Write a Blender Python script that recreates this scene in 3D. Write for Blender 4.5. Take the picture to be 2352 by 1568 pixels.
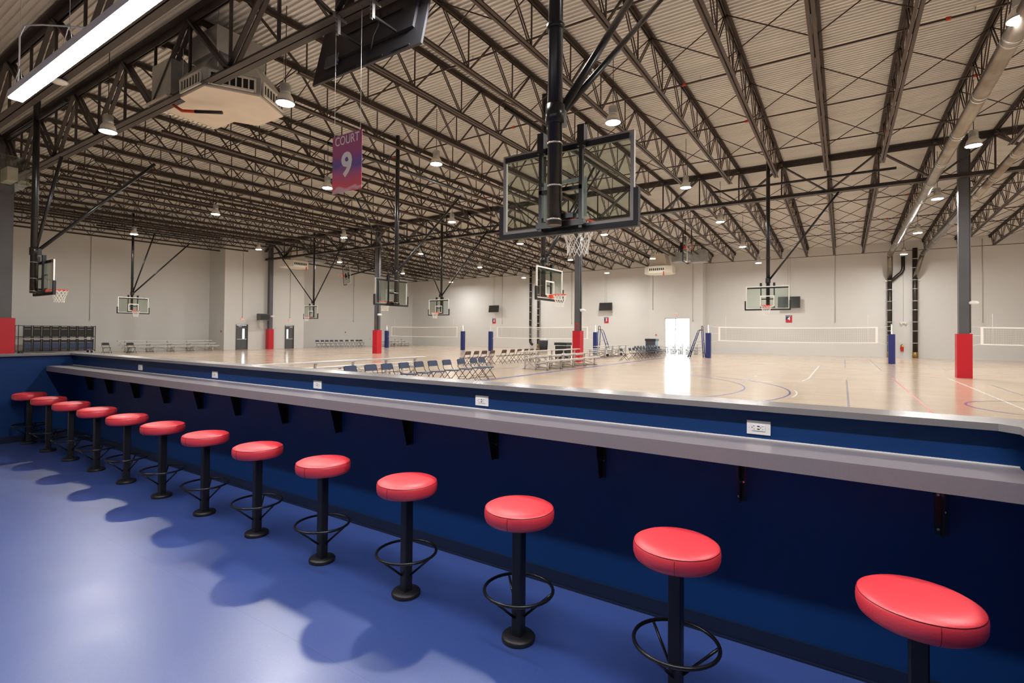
import bpy, math, random
from mathutils import Vector, Matrix, Euler
random.seed(7)
for o in list(bpy.data.objects): bpy.data.objects.remove(o)
C = bpy.context.scene.collection
S = bpy.context.scene
PI = math.pi

# ------------------------------------------------------------------ camera
CAMZ = 1.75
FPX, YAW, PIT, ROL, CYP, CXP = 1177.468, 0.573226, 0.0144509, 0.0083056, 746.733, 1176.0
_fw = Vector((-math.sin(YAW)*math.cos(PIT), math.cos(YAW)*math.cos(PIT), math.sin(PIT)))
_r0 = Vector((math.cos(YAW), math.sin(YAW), 0)); _u0 = _r0.cross(_fw)
_ri = _r0*math.cos(ROL) + _u0*math.sin(ROL); _up = -_r0*math.sin(ROL) + _u0*math.cos(ROL)
cam = bpy.data.cameras.new('camera'); camo = bpy.data.objects.new('camera', cam); C.objects.link(camo)
cam.sensor_width = 36; cam.lens = FPX/2352*36; cam.shift_y = (CYP-784)/2352
cam.clip_end = 300; cam.clip_start = 0.02
camo.matrix_world = Matrix((( _ri.x, _up.x, -_fw.x, 0), (_ri.y, _up.y, -_fw.y, 0), (_ri.z, _up.z, -_fw.z, CAMZ), (0, 0, 0, 1)))
S.camera = camo
# world: overcast daylight, seen only through the doors
w = bpy.data.worlds.new('world'); S.world = w; w.use_nodes = True
w.node_tree.nodes['Background'].inputs[0].default_value = (0.86, 0.93, 1.0, 1)
w.node_tree.nodes['Background'].inputs[1].default_value = 9.0
S.view_settings.view_transform = 'Standard'; S.view_settings.look = 'None'
S.view_settings.exposure = 0.0; S.view_settings.gamma = 1.0; S.view_settings.use_curve_mapping = False
LAMP = 760.0       # high-bay lens radiance
STRIP = 100.0       # linear strip lens radiance

# pixel (2352x1568) -> points on real surfaces
def ray(px, py): return _fw*FPX + _ri*(px-CXP) - _up*(py-CYP)
def PZ(px, py, z=0.0):
    d = ray(px, py); k = (z-CAMZ)/d.z; return Vector((d.x*k, d.y*k, z))
def PY(px, py, y):
    d = ray(px, py); k = y/d.y; return Vector((d.x*k, y, d.z*k+CAMZ))
def PX(px, py, x):
    d = ray(px, py); k = x/d.x; return Vector((x, d.y*k, d.z*k+CAMZ))

# ------------------------------------------------------------------ materials
MATS = {}
def mat(name, col, rough=0.5, metal=0.0, spec=0.5, bump=None, var=None, coat=0.0, emit=None):
    m = bpy.data.materials.new(name); m.use_nodes = True; nt = m.node_tree; b = nt.nodes['Principled BSDF']
    b.inputs['Base Color'].default_value = (*col, 1); b.inputs['Roughness'].default_value = rough
    b.inputs['Metallic'].default_value = metal; b.inputs['Specular IOR Level'].default_value = spec
    b.inputs['Coat Weight'].default_value = coat
    if emit: b.inputs['Emission Color'].default_value = (*emit[0], 1); b.inputs['Emission Strength'].default_value = emit[1]
    if bump or var:
        tc = nt.nodes.new('ShaderNodeTexCoord')
    if bump:      # (scale, strength)
        n = nt.nodes.new('ShaderNodeTexNoise'); n.inputs['Scale'].default_value = bump[0]; n.inputs['Detail'].default_value = 4
        nt.links.new(tc.outputs['Object'], n.inputs['Vector'])
        bp = nt.nodes.new('ShaderNodeBump'); bp.inputs['Strength'].default_value = bump[1]; bp.inputs['Distance'].default_value = 0.01
        nt.links.new(n.outputs['Fac'], bp.inputs['Height']); nt.links.new(bp.outputs['Normal'], b.inputs['Normal'])
    if var:       # (scale, colour2, stretch)
        mp = nt.nodes.new('ShaderNodeMapping'); mp.inputs['Scale'].default_value = var[2] if len(var) > 2 else (1, 1, 1)
        n = nt.nodes.new('ShaderNodeTexNoise'); n.inputs['Scale'].default_value = var[0]; n.inputs['Detail'].default_value = 5
        nt.links.new(tc.outputs['Object'], mp.inputs['Vector']); nt.links.new(mp.outputs['Vector'], n.inputs['Vector'])
        r = nt.nodes.new('ShaderNodeValToRGB'); r.color_ramp.elements[0].position = .35; r.color_ramp.elements[1].position = .65
        r.color_ramp.elements[0].color = (*col, 1); r.color_ramp.elements[1].color = (*var[1], 1)
        nt.links.new(n.outputs['Fac'], r.inputs['Fac']); nt.links.new(r.outputs['Color'], b.inputs['Base Color'])
    MATS[name] = m; return m
def s2l(r, g, b):
    f = lambda c: ((c/255+.055)/1.055)**2.4 if c > 10 else c/255/12.92
    return (f(r), f(g), f(b))
mat('wall_paint', (.70, .69, .67), .75, bump=(60, .05), var=(.35, (.67, .66, .64)))
mat('steel_dark', s2l(72, 60, 54), .5, .3, bump=(30, .05))
mat('steel_girder', s2l(74, 66, 64), .5, .3, var=(1.5, s2l(62, 55, 54)))
mat('steel_grey', s2l(98, 99, 103), .45, .2, var=(.8, s2l(88, 88, 92)))
mat('black_metal', (.012, .012, .013), .28, .2)
mat('black_matte', (.015, .015, .017), .6)
mat('chrome', (.7, .7, .7), .2, 1)
mat('galv', (.62, .63, .62), .38, .85, var=(2.5, (.5, .51, .5)))
mat('duct_black', s2l(52, 44, 40), .35, .4)
mat('duct_metal', s2l(150, 144, 136), .3, .85, var=(1.2, s2l(120, 112, 104)))
mat('red_pad', s2l(196, 22, 42), .42, bump=(6, .12))
mat('blue_pad', s2l(30, 44, 108), .42, bump=(6, .12))
mat('navy_paint', s2l(0, 52, 108), .5, spec=.35, bump=(90, .06), var=(.8, s2l(0, 48, 100)))
mat('rubber_base', s2l(10, 26, 52), .45)
mat('seat_red', s2l(234, 62, 72), .42, spec=.9, bump=(140, .12), var=(3, s2l(230, 58, 68)))
mat('seam', s2l(120, 10, 22), .5)
mat('stool_black', (.013, .013, .015), .42, .1, bump=(300, .12))
mat('laminate', s2l(140, 134, 136), .28, var=(120, s2l(136, 130, 132)))
mat('cap_laminate', s2l(132, 128, 128), .26, var=(220, s2l(124, 121, 121)))
mat('plate_white', (.85, .85, .84), .35)
mat('slot_black', (.01, .01, .01), .6)
mat('frame_grey', s2l(140, 136, 134), .45, .3)
mat('white_paint', (.8, .79, .76), .45)
mat('white_cord', (.9, .88, .83), .8)
mat('net_cord', s2l(186, 182, 174), .8)
mat('orange_rim', s2l(230, 62, 24), .35)
mat('alu', (.72, .71, .69), .35, .6)
mat('alu_mat', (.55, .54, .52), .5, .4)
mat('chair_navy', s2l(52, 66, 96), .5)
mat('chair_black', (.02, .018, .016), .4, .3)
mat('chair_brown', s2l(92, 76, 64), .5)
mat('chair_dark', s2l(58, 62, 70), .5)
mat('door_grey', s2l(88, 88, 90), .5)
mat('screen', (.025, .024, .022), .25)
mat('tv_back', (.02, .019, .024), .5, bump=(40, .05))
mat('red_paint', s2l(200, 30, 28), .45)
mat('sign_red', s2l(196, 40, 46), .5)
mat('sign_navy', s2l(40, 44, 84), .5)
mat('letter_white', (.9, .9, .9), .5)
mat('yellow_tag', s2l(220, 190, 50), .5)
mat('orange_fit', s2l(200, 66, 28), .45)
mat('brass', s2l(150, 116, 64), .4, .4)
mat('beige_panel', (.74, .66, .55), .55, var=(1.5, (.68, .6, .5)))
mat('ivory', (.78, .74, .64), .5)
mat('concrete', (.6, .6, .58), .8)
mat('line_blue', s2l(44, 66, 150), .3); mat('line_red', s2l(190, 60, 60), .3); mat('line_white', (.86, .84, .8), .3)
mat('line_grey', s2l(150, 150, 160), .3); mat('line_purple', s2l(84, 60, 140), .3)
mat('exit_face', (.85, .82, .8), .4); mat('exit_red', s2l(226, 90, 80), .4, emit=((1, .12, .08), .6))
mat('lamp_lens', (.9, .9, .9), .4, emit=((1, .975, .925), LAMP))
mat('strip_lens', (.9, .9, .9), .4, emit=((1, .955, .965), STRIP))
def glass(name, tint, refl=.1, rough=.02):
    m = bpy.data.materials.new(name); m.use_nodes = True; nt = m.node_tree; nt.nodes.clear()
    o = nt.nodes.new('ShaderNodeOutputMaterial'); mx = nt.nodes.new('ShaderNodeMixShader')
    t = nt.nodes.new('ShaderNodeBsdfTransparent'); t.inputs[0].default_value = (*tint, 1)
    g = nt.nodes.new('ShaderNodeBsdfGlossy'); g.inputs['Roughness'].default_value = rough
    f = nt.nodes.new('ShaderNodeLayerWeight'); f.inputs[0].default_value = .5
    pw = nt.nodes.new('ShaderNodeMath'); pw.operation = 'POWER'; pw.inputs[1].default_value = 5; nt.links.new(f.outputs['Facing'], pw.inputs[0])
    a = nt.nodes.new('ShaderNodeMath'); a.operation = 'MULTIPLY_ADD'; a.inputs[1].default_value = .8; a.inputs[2].default_value = refl
    nt.links.new(pw.outputs[0], a.inputs[0]); nt.links.new(a.outputs[0], mx.inputs[0])
    nt.links.new(t.outputs[0], mx.inputs[1]); nt.links.new(g.outputs[0], mx.inputs[2]); nt.links.new(mx.outputs[0], o.inputs[0])
    MATS[name] = m
glass('board_glass', (.88, .93, .895), .05); glass('door_glass', (.9, .95, .95), .06); glass('lamp_glass', (.85, .85, .8), .15, .2); glass('clear_box', (.8, .84, .8), .15, .05)
def floor_mats():
    # maple strip court floor
    m = mat('maple', s2l(222, 194, 162), .16, coat=.0); nt = m.node_tree; b = nt.nodes['Principled BSDF']
    tc = nt.nodes.new('ShaderNodeTexCoord'); mp = nt.nodes.new('ShaderNodeMapping'); mp.inputs['Rotation'].default_value = (0, 0, 0)
    br = nt.nodes.new('ShaderNodeTexBrick'); br.inputs['Scale'].default_value = 1.0
    br.inputs['Brick Width'].default_value = 1.4; br.inputs['Row Height'].default_value = .057; br.inputs['Mortar Size'].default_value = .0012
    br.inputs['Color1'].default_value = (*s2l(228, 206, 184), 1); br.inputs['Color2'].default_value = (*s2l(214, 188, 162), 1); br.inputs['Mortar'].default_value = (*s2l(170, 140, 108), 1)
    n = nt.nodes.new('ShaderNodeTexNoise'); n.inputs['Scale'].default_value = .6
    mx = nt.nodes.new('ShaderNodeMixRGB'); mx.blend_type = 'MULTIPLY'; mx.inputs[0].default_value = .25
    nt.links.new(tc.outputs['Object'], br.inputs['Vector']); nt.links.new(tc.outputs['Object'], n.inputs['Vector'])
    nt.links.new(br.outputs['Color'], mx.inputs[1]); nt.links.new(n.outputs['Fac'], mx.inputs[2]); nt.links.new(mx.outputs[0], b.inputs['Base Color'])
    nw = nt.nodes.new('ShaderNodeTexNoise'); mp.inputs['Scale'].default_value = (.4, 5, 1); nw.inputs['Scale'].default_value = 1.0
    nt.links.new(tc.outputs['Object'], mp.inputs['Vector']); nt.links.new(mp.outputs['Vector'], nw.inputs['Vector'])
    bp = nt.nodes.new('ShaderNodeBump'); bp.inputs['Strength'].default_value = .12; bp.inputs['Distance'].default_value = .01
    nt.links.new(nw.outputs['Fac'], bp.inputs['Height']); nt.links.new(bp.outputs['Normal'], b.inputs['Normal'])
    # blue speckled resilient floor of the bar
    m = mat('blue_vinyl', s2l(50, 80, 168), .32, spec=1.0, coat=.5); nt = m.node_tree; b = nt.nodes['Principled BSDF']; b.inputs['Coat Roughness'].default_value = .36
    tc = nt.nodes.new('ShaderNodeTexCoord')
    v = nt.nodes.new('ShaderNodeTexNoise'); v.inputs['Scale'].default_value = 70; v.inputs['Detail'].default_value = 1
    r = nt.nodes.new('ShaderNodeValToRGB'); e = r.color_ramp.elements
    e[0].position = .3; e[0].color = (*s2l(50, 74, 138), 1); e[1].position = .42; e[1].color = (*s2l(54, 78, 144), 1)
    x = e.new(.66); x.color = (*s2l(55, 80, 146), 1); x = e.new(.78); x.color = (*s2l(62, 87, 152), 1)
    n2 = nt.nodes.new('ShaderNodeTexNoise'); n2.inputs['Scale'].default_value = 1.6; n2.inputs['Detail'].default_value = 2
    r2 = nt.nodes.new('ShaderNodeMapRange'); r2.inputs[1].default_value = .3; r2.inputs[2].default_value = .7; r2.inputs[3].default_value = .31; r2.inputs[4].default_value = .40
    br = nt.nodes.new('ShaderNodeTexBrick'); br.inputs['Scale'].default_value = 1.0; br.offset = 0
    br.inputs['Brick Width'].default_value = 6.0; br.inputs['Row Height'].default_value = 1.8; br.inputs['Mortar Size'].default_value = .0018
    br.inputs['Color1'].default_value = (1, 1, 1, 1); br.inputs['Color2'].default_value = (1, 1, 1, 1); br.inputs['Mortar'].default_value = (.55, .55, .55, 1)
    mx = nt.nodes.new('ShaderNodeMixRGB'); mx.blend_type = 'MULTIPLY'; mx.inputs[0].default_value = 1
    for q in (v, n2, br): nt.links.new(tc.outputs['Object'], q.inputs['Vector'])
    nt.links.new(v.outputs['Fac'], r.inputs['Fac']); nt.links.new(r.outputs['Color'], mx.inputs[1]); nt.links.new(br.outputs['Color'], mx.inputs[2])
    nt.links.new(mx.outputs[0], b.inputs['Base Color']); nt.links.new(n2.outputs['Fac'], r2.inputs[0]); nt.links.new(r2.outputs[0], b.inputs['Roughness'])
    # banner print: violet to coral
    m = mat('banner', (.3, .2, .4), .6); nt = m.node_tree; b = nt.nodes['Principled BSDF']
    tc = nt.nodes.new('ShaderNodeTexCoord'); sp = nt.nodes.new('ShaderNodeSeparateXYZ'); n = nt.nodes.new('ShaderNodeTexNoise'); n.inputs['Scale'].default_value = 1.3
    a = nt.nodes.new('ShaderNodeMath'); a.operation = 'MULTIPLY_ADD'; a.inputs[1].default_value = .9; a.inputs[2].default_value = -.28
    a2 = nt.nodes.new('ShaderNodeMath'); a2.operation = 'ADD'
    nt.links.new(tc.outputs['Object'], sp.inputs[0]); nt.links.new(tc.outputs['Object'], n.inputs['Vector'])
    nt.links.new(n.outputs['Fac'], a.inputs[0]); nt.links.new(a.outputs[0], a2.inputs[0]); nt.links.new(sp.outputs['Z'], a2.inputs[1])
    r = nt.nodes.new('ShaderNodeValToRGB'); e = r.color_ramp.elements
    e[0].position = .12; e[0].color = (*s2l(236, 92, 108), 1); e[1].position = .95; e[1].color = (*s2l(176, 92, 140), 1)
    x = e.new(.5); x.color = (*s2l(196, 106, 150), 1); x = e.new(.72); x.color = (*s2l(112, 100, 178), 1); x = e.new(.175); x.color = (*s2l(238, 200, 214), 1); x = e.new(.21); x.color = (*s2l(236, 100, 114), 1)
    nt.links.new(a2.outputs[0], r.inputs['Fac']); nt.links.new(r.outputs['Color'], b.inputs['Base Color'])
    # galvanised roof deck
    m = mat('deck', (.76, .74, .70), .42, .2, var=(.5, (.68, .665, .64), (.25, 2.5, 1)))
floor_mats()

# ------------------------------------------------------------------ mesh helpers
class MB:
    def __init__(s): s.v = []; s.f = []; s.sm = []
    def box(s, c, d, rz=0.0, M=None):
        i = len(s.v); hx, hy, hz = d[0]/2, d[1]/2, d[2]/2
        R = M or Matrix.Rotation(rz, 3, 'Z')
        for sx, sy, sz in ((-1,-1,-1),(1,-1,-1),(1,1,-1),(-1,1,-1),(-1,-1,1),(1,-1,1),(1,1,1),(-1,1,1)):
            s.v.append(tuple(R @ Vector((sx*hx, sy*hy, sz*hz)) + Vector(c)))
        for q in ((3,2,1,0),(4,5,6,7),(0,1,5,4),(1,2,6,5),(2,3,7,6),(3,0,4,7)): s.f.append([i+k for k in q]); s.sm.append(False)
        return s
    def bar(s, a, b, w, h, up=(0,0,1)):     # rectangular bar from a to b
        a = Vector(a); b = Vector(b); d = b-a; L = d.length; z = d.normalized()
        u = Vector(up); x = u.cross(z)
        if x.length < 1e-4: x = Vector((1,0,0)).cross(z)
        x.normalize(); y = z.cross(x)
        M = Matrix((x, y, z)).transposed()
        return s.box((a+b)/2, (w, h, L), M=M)
    def tube(s, a, b, r, n=8, r2=None, cap=True):
        a = Vector(a); b = Vector(b); z = (b-a).normalized(); r2 = r if r2 is None else r2
        x = z.orthogonal().normalized(); y = z.cross(x); i = len(s.v)
        for p, rr in ((a, r), (b, r2)):
            for k in range(n):
                t = 2*PI*k/n; s.v.append(tuple(p + x*rr*math.cos(t) + y*rr*math.sin(t)))
        for k in range(n): s.f.append([i+k, i+(k+1) % n, i+n+(k+1) % n, i+n+k]); s.sm.append(True)
        if cap:
            s.f.append([i+k for k in range(n)][::-1]); s.f.append([i+n+k for k in range(n)]); s.sm += [False, False]
        return s
    def path(s, pts, r, n=8):               # bent tube
        pts = [Vector(p) for p in pts]; i = len(s.v); x = None
        for j, p in enumerate(pts):
            t = ((pts[j+1] if j+1 < len(pts) else p) - (pts[j-1] if j else p)).normalized()
            x = t.orthogonal().normalized() if x is None else (x - t*x.dot(t)).normalized()
            y = t.cross(x)
            for k in range(n):
                a = 2*PI*k/n; s.v.append(tuple(p + x*r*math.cos(a) + y*r*math.sin(a)))
        for j in range(len(pts)-1):
            for k in range(n):
                s.f.append([i+j*n+k, i+j*n+(k+1) % n, i+(j+1)*n+(k+1) % n, i+(j+1)*n+k]); s.sm.append(True)
        s.f.append([i+k for k in range(n)][::-1]); s.f.append([i+(len(pts)-1)*n+k for k in range(n)]); s.sm += [False, False]
        return s
    def lathe(s, prof, n=24, c=(0,0,0), smooth=True):
        i = len(s.v); c = Vector(c)
        for r, z in prof:
            for k in range(n):
                t = 2*PI*k/n; s.v.append((c.x+r*math.cos(t), c.y+r*math.sin(t), c.z+z))
        for j in range(len(prof)-1):
            for k in range(n): s.f.append([i+j*n+k, i+j*n+(k+1) % n, i+(j+1)*n+(k+1) % n, i+(j+1)*n+k]); s.sm.append(smooth)
        s.f.append([i+k for k in range(n)][::-1]); s.f.append([i+(len(prof)-1)*n+k for k in range(n)]); s.sm += [False, False]
        return s
    def torus(s, R, r, n=32, m=8, c=(0,0,0)):
        i = len(s.v)
        for k in range(n):
            t = 2*PI*k/n
            for j in range(m):
                q = 2*PI*j/m; s.v.append((c[0]+(R+r*math.cos(q))*math.cos(t), c[1]+(R+r*math.cos(q))*math.sin(t), c[2]+r*math.sin(q)))
        for k in range(n):
            for j in range(m):
                s.f.append([i+k*m+j, i+((k+1) % n)*m+j, i+((k+1) % n)*m+(j+1) % m, i+k*m+(j+1) % m]); s.sm.append(True)
        return s
    def prism(s, poly, z0, z1):              # polygon in xy (ccw) extruded
        i = len(s.v); n = len(poly)
        for z in (z0, z1):
            for p in poly: s.v.append((p[0], p[1], z))
        s.f.append([i+k for k in range(n)][::-1]); s.f.append([i+n+k for k in range(n)]); s.sm += [False, False]
        for k in range(n): s.f.append([i+k, i+(k+1) % n, i+n+(k+1) % n, i+n+k]); s.sm.append(False)
        return s
    def poly(s, pts):
        i = len(s.v); s.v += [tuple(p) for p in pts]; s.f.append(list(range(i, i+len(pts)))); s.sm.append(False); return s
    def mesh(s, name, m):
        me = bpy.data.meshes.new(name); me.from_pydata(s.v, [], s.f); me.polygons.foreach_set('use_smooth', s.sm)
        me.materials.append(MATS[m]); me.update(); return me
    def build(s, name, m, parent=None, label=None):
        o = bpy.data.objects.new(name, s.mesh(name, m)); C.objects.link(o)
        if parent: o.parent = parent
        if label: o['label'] = label
        return o
def tag(o, label, cat, group=None):
    o['label'] = label; o['category'] = cat
    if group: o['group'] = group
    return o
def thing(name, label, cat, loc=(0,0,0), rz=0.0, group=None):
    o = bpy.data.objects.new(name, None); C.objects.link(o); o.location = loc; o.rotation_euler = (0, 0, rz); o.empty_display_size = .1
    return tag(o, label, cat, group)
def struct(o): o['kind'] = 'structure'; return o
KIDS = {}
def kids(o):
    if o not in KIDS: KIDS[o] = [c for c in bpy.data.objects if c.parent == o]
    return KIDS[o]
def dup(root, loc, rz=None, label=None, group=None):
    r = root.copy(); C.objects.link(r); r.location = loc
    if rz is not None: r.rotation_euler = (0, 0, rz)
    if label: r['label'] = label
    if group: r['group'] = group
    for ch in kids(root):
        c = ch.copy(); C.objects.link(c); c.parent = r
        for g in kids(ch):
            d = g.copy(); C.objects.link(d); d.parent = c
    return r
def part_from(me, name, parent, loc=(0,0,0)):
    o = bpy.data.objects.new(name, me); C.objects.link(o); o.parent = parent; o.location = loc; return o
def text(s, size, m, parent, loc, rot, name='lettering', ext=.002, sx=1.0, bold=.0):
    cu = bpy.data.curves.new('t', 'FONT'); cu.body = s; cu.size = size; cu.extrude = ext; cu.align_x = 'CENTER'; cu.align_y = 'CENTER'; cu.offset = bold; cu.resolution_u = 3
    o = bpy.data.objects.new('t', cu); C.objects.link(o); bpy.context.view_layer.update()
    me = bpy.data.meshes.new_from_object(o.evaluated_get(bpy.context.evaluated_depsgraph_get()))
    bpy.data.objects.remove(o); me.materials.clear(); me.materials.append(MATS[m])
    t = bpy.data.objects.new(name, me); C.objects.link(t); t.parent = parent; t.location = loc; t.rotation_euler = rot; t.scale = (sx, 1, 1); return t

# ------------------------------------------------------------------ big dimensions
YB = 3.196                 # bar-side face of the half wall
XL, XR, YW, YR = -48.8, 24.0, 50.8, -9.0
YN, YF = 6.5, 28.2         # near and far girder lines
XBL, XBR = -10.70, .70      # ends of the bar
def zdeck(y):
    if y <= YN: return 9.9
    if y <= YF: return 9.9 + (y-YN)/(YF-YN)*.3
    return 10.2 - (y-YF)/(YW-YF)*.95
def zbot(y):
    if y <= YF: return 8.62 + (y-YN)/(YF-YN)*.28
    return 8.9 - (y-YF)/(YW-YF)*.58

# ------------------------------------------------------------------ setting
struct(MB().box(((XL+XR)/2, (YB+.15+YW)/2, -.05), (XR-XL, YW-YB-.15, .1)).build('floor', 'maple'))
struct(MB().box(((XL+XBL)/2-.07, (YR+YB+.15)/2, -.05), (XBL-XL-.14, YB+.15-YR, .1)).build('floor_side', 'maple'))
struct(MB().box(((XBL+XR)/2-.07, (YR+YB+.15)/2, -.05), (XR-XBL+.14, YB+.15-YR, .1)).build('floor_bar', 'blue_vinyl'))
# corrugated roof deck, ribs across the joists
def deck():
    b = MB(); P = .152; ys = []; y = YR
    while y < YW+.1:
        for dy, dz in ((0, 0), (.05, 0), (.062, .05), (.14, .05)): ys.append((y+dy, dz))
        y += P
    for yy, dz in ys:
        z = zdeck(yy)+dz
        b.v += [(XL-.2, yy, z), (XR+.2, yy, z)]
    for k in range(len(ys)-1): b.f.append([2*k, 2*k+2, 2*k+3, 2*k+1]); b.sm.append(False)
    return b
struct(deck().build('ceiling', 'deck'))
struct(MB().box(((XL+XR)/2, (YR+YW)/2, 10.9), (XR-XL+1, YW-YR+1, .3)).build('ceiling_roof', 'concrete'))
# walls
DX0, DX1, DZ1 = -14.4, -12.05, 3.25        # glass door opening in the vestibule face
YV = 49.4                                  # vestibule face
wb = MB()
wb.box(((XL+.0-15.9)/2-.0, YW+.15, 5.4), (XL*-1-15.9, .3, 10.8))
wb.box(((-10.9+XR)/2, YW+.15, 5.4), (XR+10.9, .3, 10.8))
struct(wb.build('wall_back', 'wall_paint'))
wv = MB()
wv.box(((-15.9+DX0)/2, YV+.15, 5.4), (DX0+15.9, .3, 10.8)); wv.box(((DX1-10.9)/2, YV+.15, 5.4), (-10.9-DX1, .3, 10.8))
wv.box(((DX0+DX1)/2, YV+.15, (DZ1+10.8)/2), (DX1-DX0, .3, 10.8-DZ1))
wv.box((-15.75, (YV+.3+YW)/2, 5.4), (.3, YW-YV-.3, 10.8)); wv.box((-11.05, (YV+.3+YW)/2, 5.4), (.3, YW-YV-.3, 10.8))
struct(wv.build('wall_vestibule', 'wall_paint'))
struct(MB().box((XL-.15, (YR+24.6)/2, 5.4), (.3, 24.6-YR, 10.8)).box((XL-.15, (32.2+YW)/2+.3, 5.4), (.3, YW-32.2+.6, 10.8)).build('wall_left', 'wall_paint'))
XF = -46.2                                  # face of the wall bump with the two doors
D1 = (25.45, 26.55); D2 = (30.3, 31.28); DH = 2.3
wl = MB()
for a, c in ((24.4, D1[0]), (D1[1], D2[0]), (D2[1], 32.4)): wl.box((XF-.15, (a+c)/2, 5.4), (.3, c-a, 10.8))
for a, c in (D1, D2): wl.box((XF-.15, (a+c)/2, (DH+10.8)/2), (.3, c-a, 10.8-DH))
wl.box(((XL+XF-.3)/2, 24.55, 5.4), (XF-XL-.3, .3, 10.8)); wl.box(((XL+XF-.3)/2, 32.25, 5.4), (XF-XL-.3, .3, 10.8))
struct(wl.build('wall_left_bump', 'wall_paint'))
struct(MB().box((XR+.15, (YR+YW)/2, 5.4), (.3, YW-YR, 10.8)).build('wall_right', 'wall_paint'))  # unseen wall closing the right side, added so light bounces back
struct(MB().box(((XL+XR)/2, YR-.15, 5.4), (XR-XL, .3, 10.8)).build('wall_rear', 'wall_paint'))  # unseen wall behind the camera, added to return fill light
struct(MB().box((-20, 60, -.12), (60, 18, .1)).build('ground_outside', 'concrete'))
struct(MB().box((-54, 28, -.12), (9, 30, .1)).build('ground_side', 'concrete'))
# wall base strip, same paint as the wall
for nm, a, c in (('baseboard_back', (-10.9, YW), (XR, YW)), ('baseboard_back_left', (XL, YW), (-15.9, YW))):
    struct(MB().box(((a[0]+c[0])/2, YW-.008, .05), (c[0]-a[0], .016, .1)).build(nm, 'wall_paint'))
# bar half wall and returns
HZ = 1.324
struct(MB().box(((XBL+XBR)/2, YB+.075, HZ/2), (XBR-XBL+.3, .15, HZ)).build('wall_bar', 'navy_paint'))
struct(MB().box((XBL-.075, (2.27+YB)/2, HZ/2), (.15, YB-2.27, HZ)).build('wall_bar_end', 'navy_paint'))
struct(MB().box((XBR+.075, (YB-4)/2, HZ/2), (.15, YB+4, HZ)).build('wall_bar_side', 'navy_paint'))
struct(MB().box(((XBL+XBR)/2, YB-.006, .05), (XBR-XBL, .012, .1)).box(((XBL+XBR)/2, YB-.012, .006), (XBR-XBL, .024, .012)).build('baseboard_bar', 'rubber_base'))
struct(MB().box((XBL+.006, (2.27+YB)/2, .05), (.012, YB-2.27, .1)).build('baseboard_bar_end', 'rubber_base'))
struct(MB().box((XBR-.006, (YB-4)/2, .05), (.012, YB+4-.03, .1)).build('baseboard_bar_side', 'rubber_base'))
cp = MB(); z0, z1 = HZ, HZ+.033
cp.prism([(XBL-.19, YB-.05), (XBR-.11, YB-.05), (XBR-.05, YB-.11), (XBR-.05, -4), (XBR+.19, -4), (XBR+.19, YB+.18), (XBL-.19, YB+.18)], z0, z1)
struct(cp.build('trim_1', 'cap_laminate'))
struct(MB().box((XBL-.075, (2.25+YB-.05)/2, HZ+.0165), (.25, YB-.05-2.25, .033)).build('trim_2', 'cap_laminate'))
# painted court lines on the floor
FLOOR = bpy.data.objects['floor']
def line(pts, wd, m):
    b = MB(); n = len(pts); L = []
    for j, p in enumerate(pts):
        a = Vector(pts[max(j-1, 0)]); c = Vector(pts[min(j+1, n-1)]); d = (c-a).normalized(); q = Vector((-d.y, d.x))*wd/2
        L.append((p[0]-q.x, p[1]-q.y)); L.append((p[0]+q.x, p[1]+q.y))
    for p in L: b.v.append((p[0], p[1], .0015))
    for j in range(n-1): b.f.append([2*j, 2*j+2, 2*j+3, 2*j+1]); b.sm.append(False)
    o = b.build('court_line', m); o.parent = FLOOR; return o
def arc(cx, cy, r, a0, a1, wd, m): line([(cx+r*math.cos(math.radians(a)), cy+r*math.sin(math.radians(a))) for a in [a0+(a1-a0)*k/48 for k in range(49)]], wd, m)
line([(-11, 5), (-11, 47)], .2, 'line_blue')
arc(-7.3, 17.2, 5.97, -75, 75, .05, 'line_blue'); arc(-8.25, 17.5, 5.6, -75, 75, .05, 'line_blue')
line([(-3.1, 20), (-3.1, 24.2)], .05, 'line_grey'); arc(-7.25, 17.2, 6.1, -8, 12, .05, 'line_white')
line([(-1.14, 34.2), (-1.17, 24), (-1.3, 22.4), (-1.8, 21.6), (-3.2, 21)], .06, 'line_white')
line([(1.72, 12), (1.72, 26.6)], .05, 'line_red'); line([(.12, 10), (.12, 24.2)], .05, 'line_grey'); line([(.11, 33.7), (.11, 44.3)], .05, 'line_grey')
line([(1.62, 31.7), (1.62, 45.6)], .05, 'line_grey'); line([(4.28, 33.3), (4.28, 44.4)], .05, 'line_grey'); line([(3.68, 10), (3.68, 28)], .05, 'line_white')
line([(4.52, 15), (4.52, 25.2)], .05, 'line_grey'); arc(4.45, 17.35, 1.8, 0, 360, .05, 'line_purple')
line([(-11, 30.5), (10, 30.5)], .05, 'line_grey'); line([(-10.9, 24.8), (8, 24.8)], .03, 'line_grey'); line([(-10.9, 45), (8, 45)], .05, 'line_grey')
line([(-8.2, 28.5), (-8.2, 44)], .05, 'line_red'); line([(-14, 8), (-14, 46)], .05, 'line_blue'); line([(-30, 14.5), (-11.2, 14.5)], .05, 'line_white')
arc(-6, 9.5, 5, 20, 160, .05, 'line_red'); line([(-40, 24), (-16, 24)], .05, 'line_blue'); arc(-34, 12, 6, -60, 60, .05, 'line_red')

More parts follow.
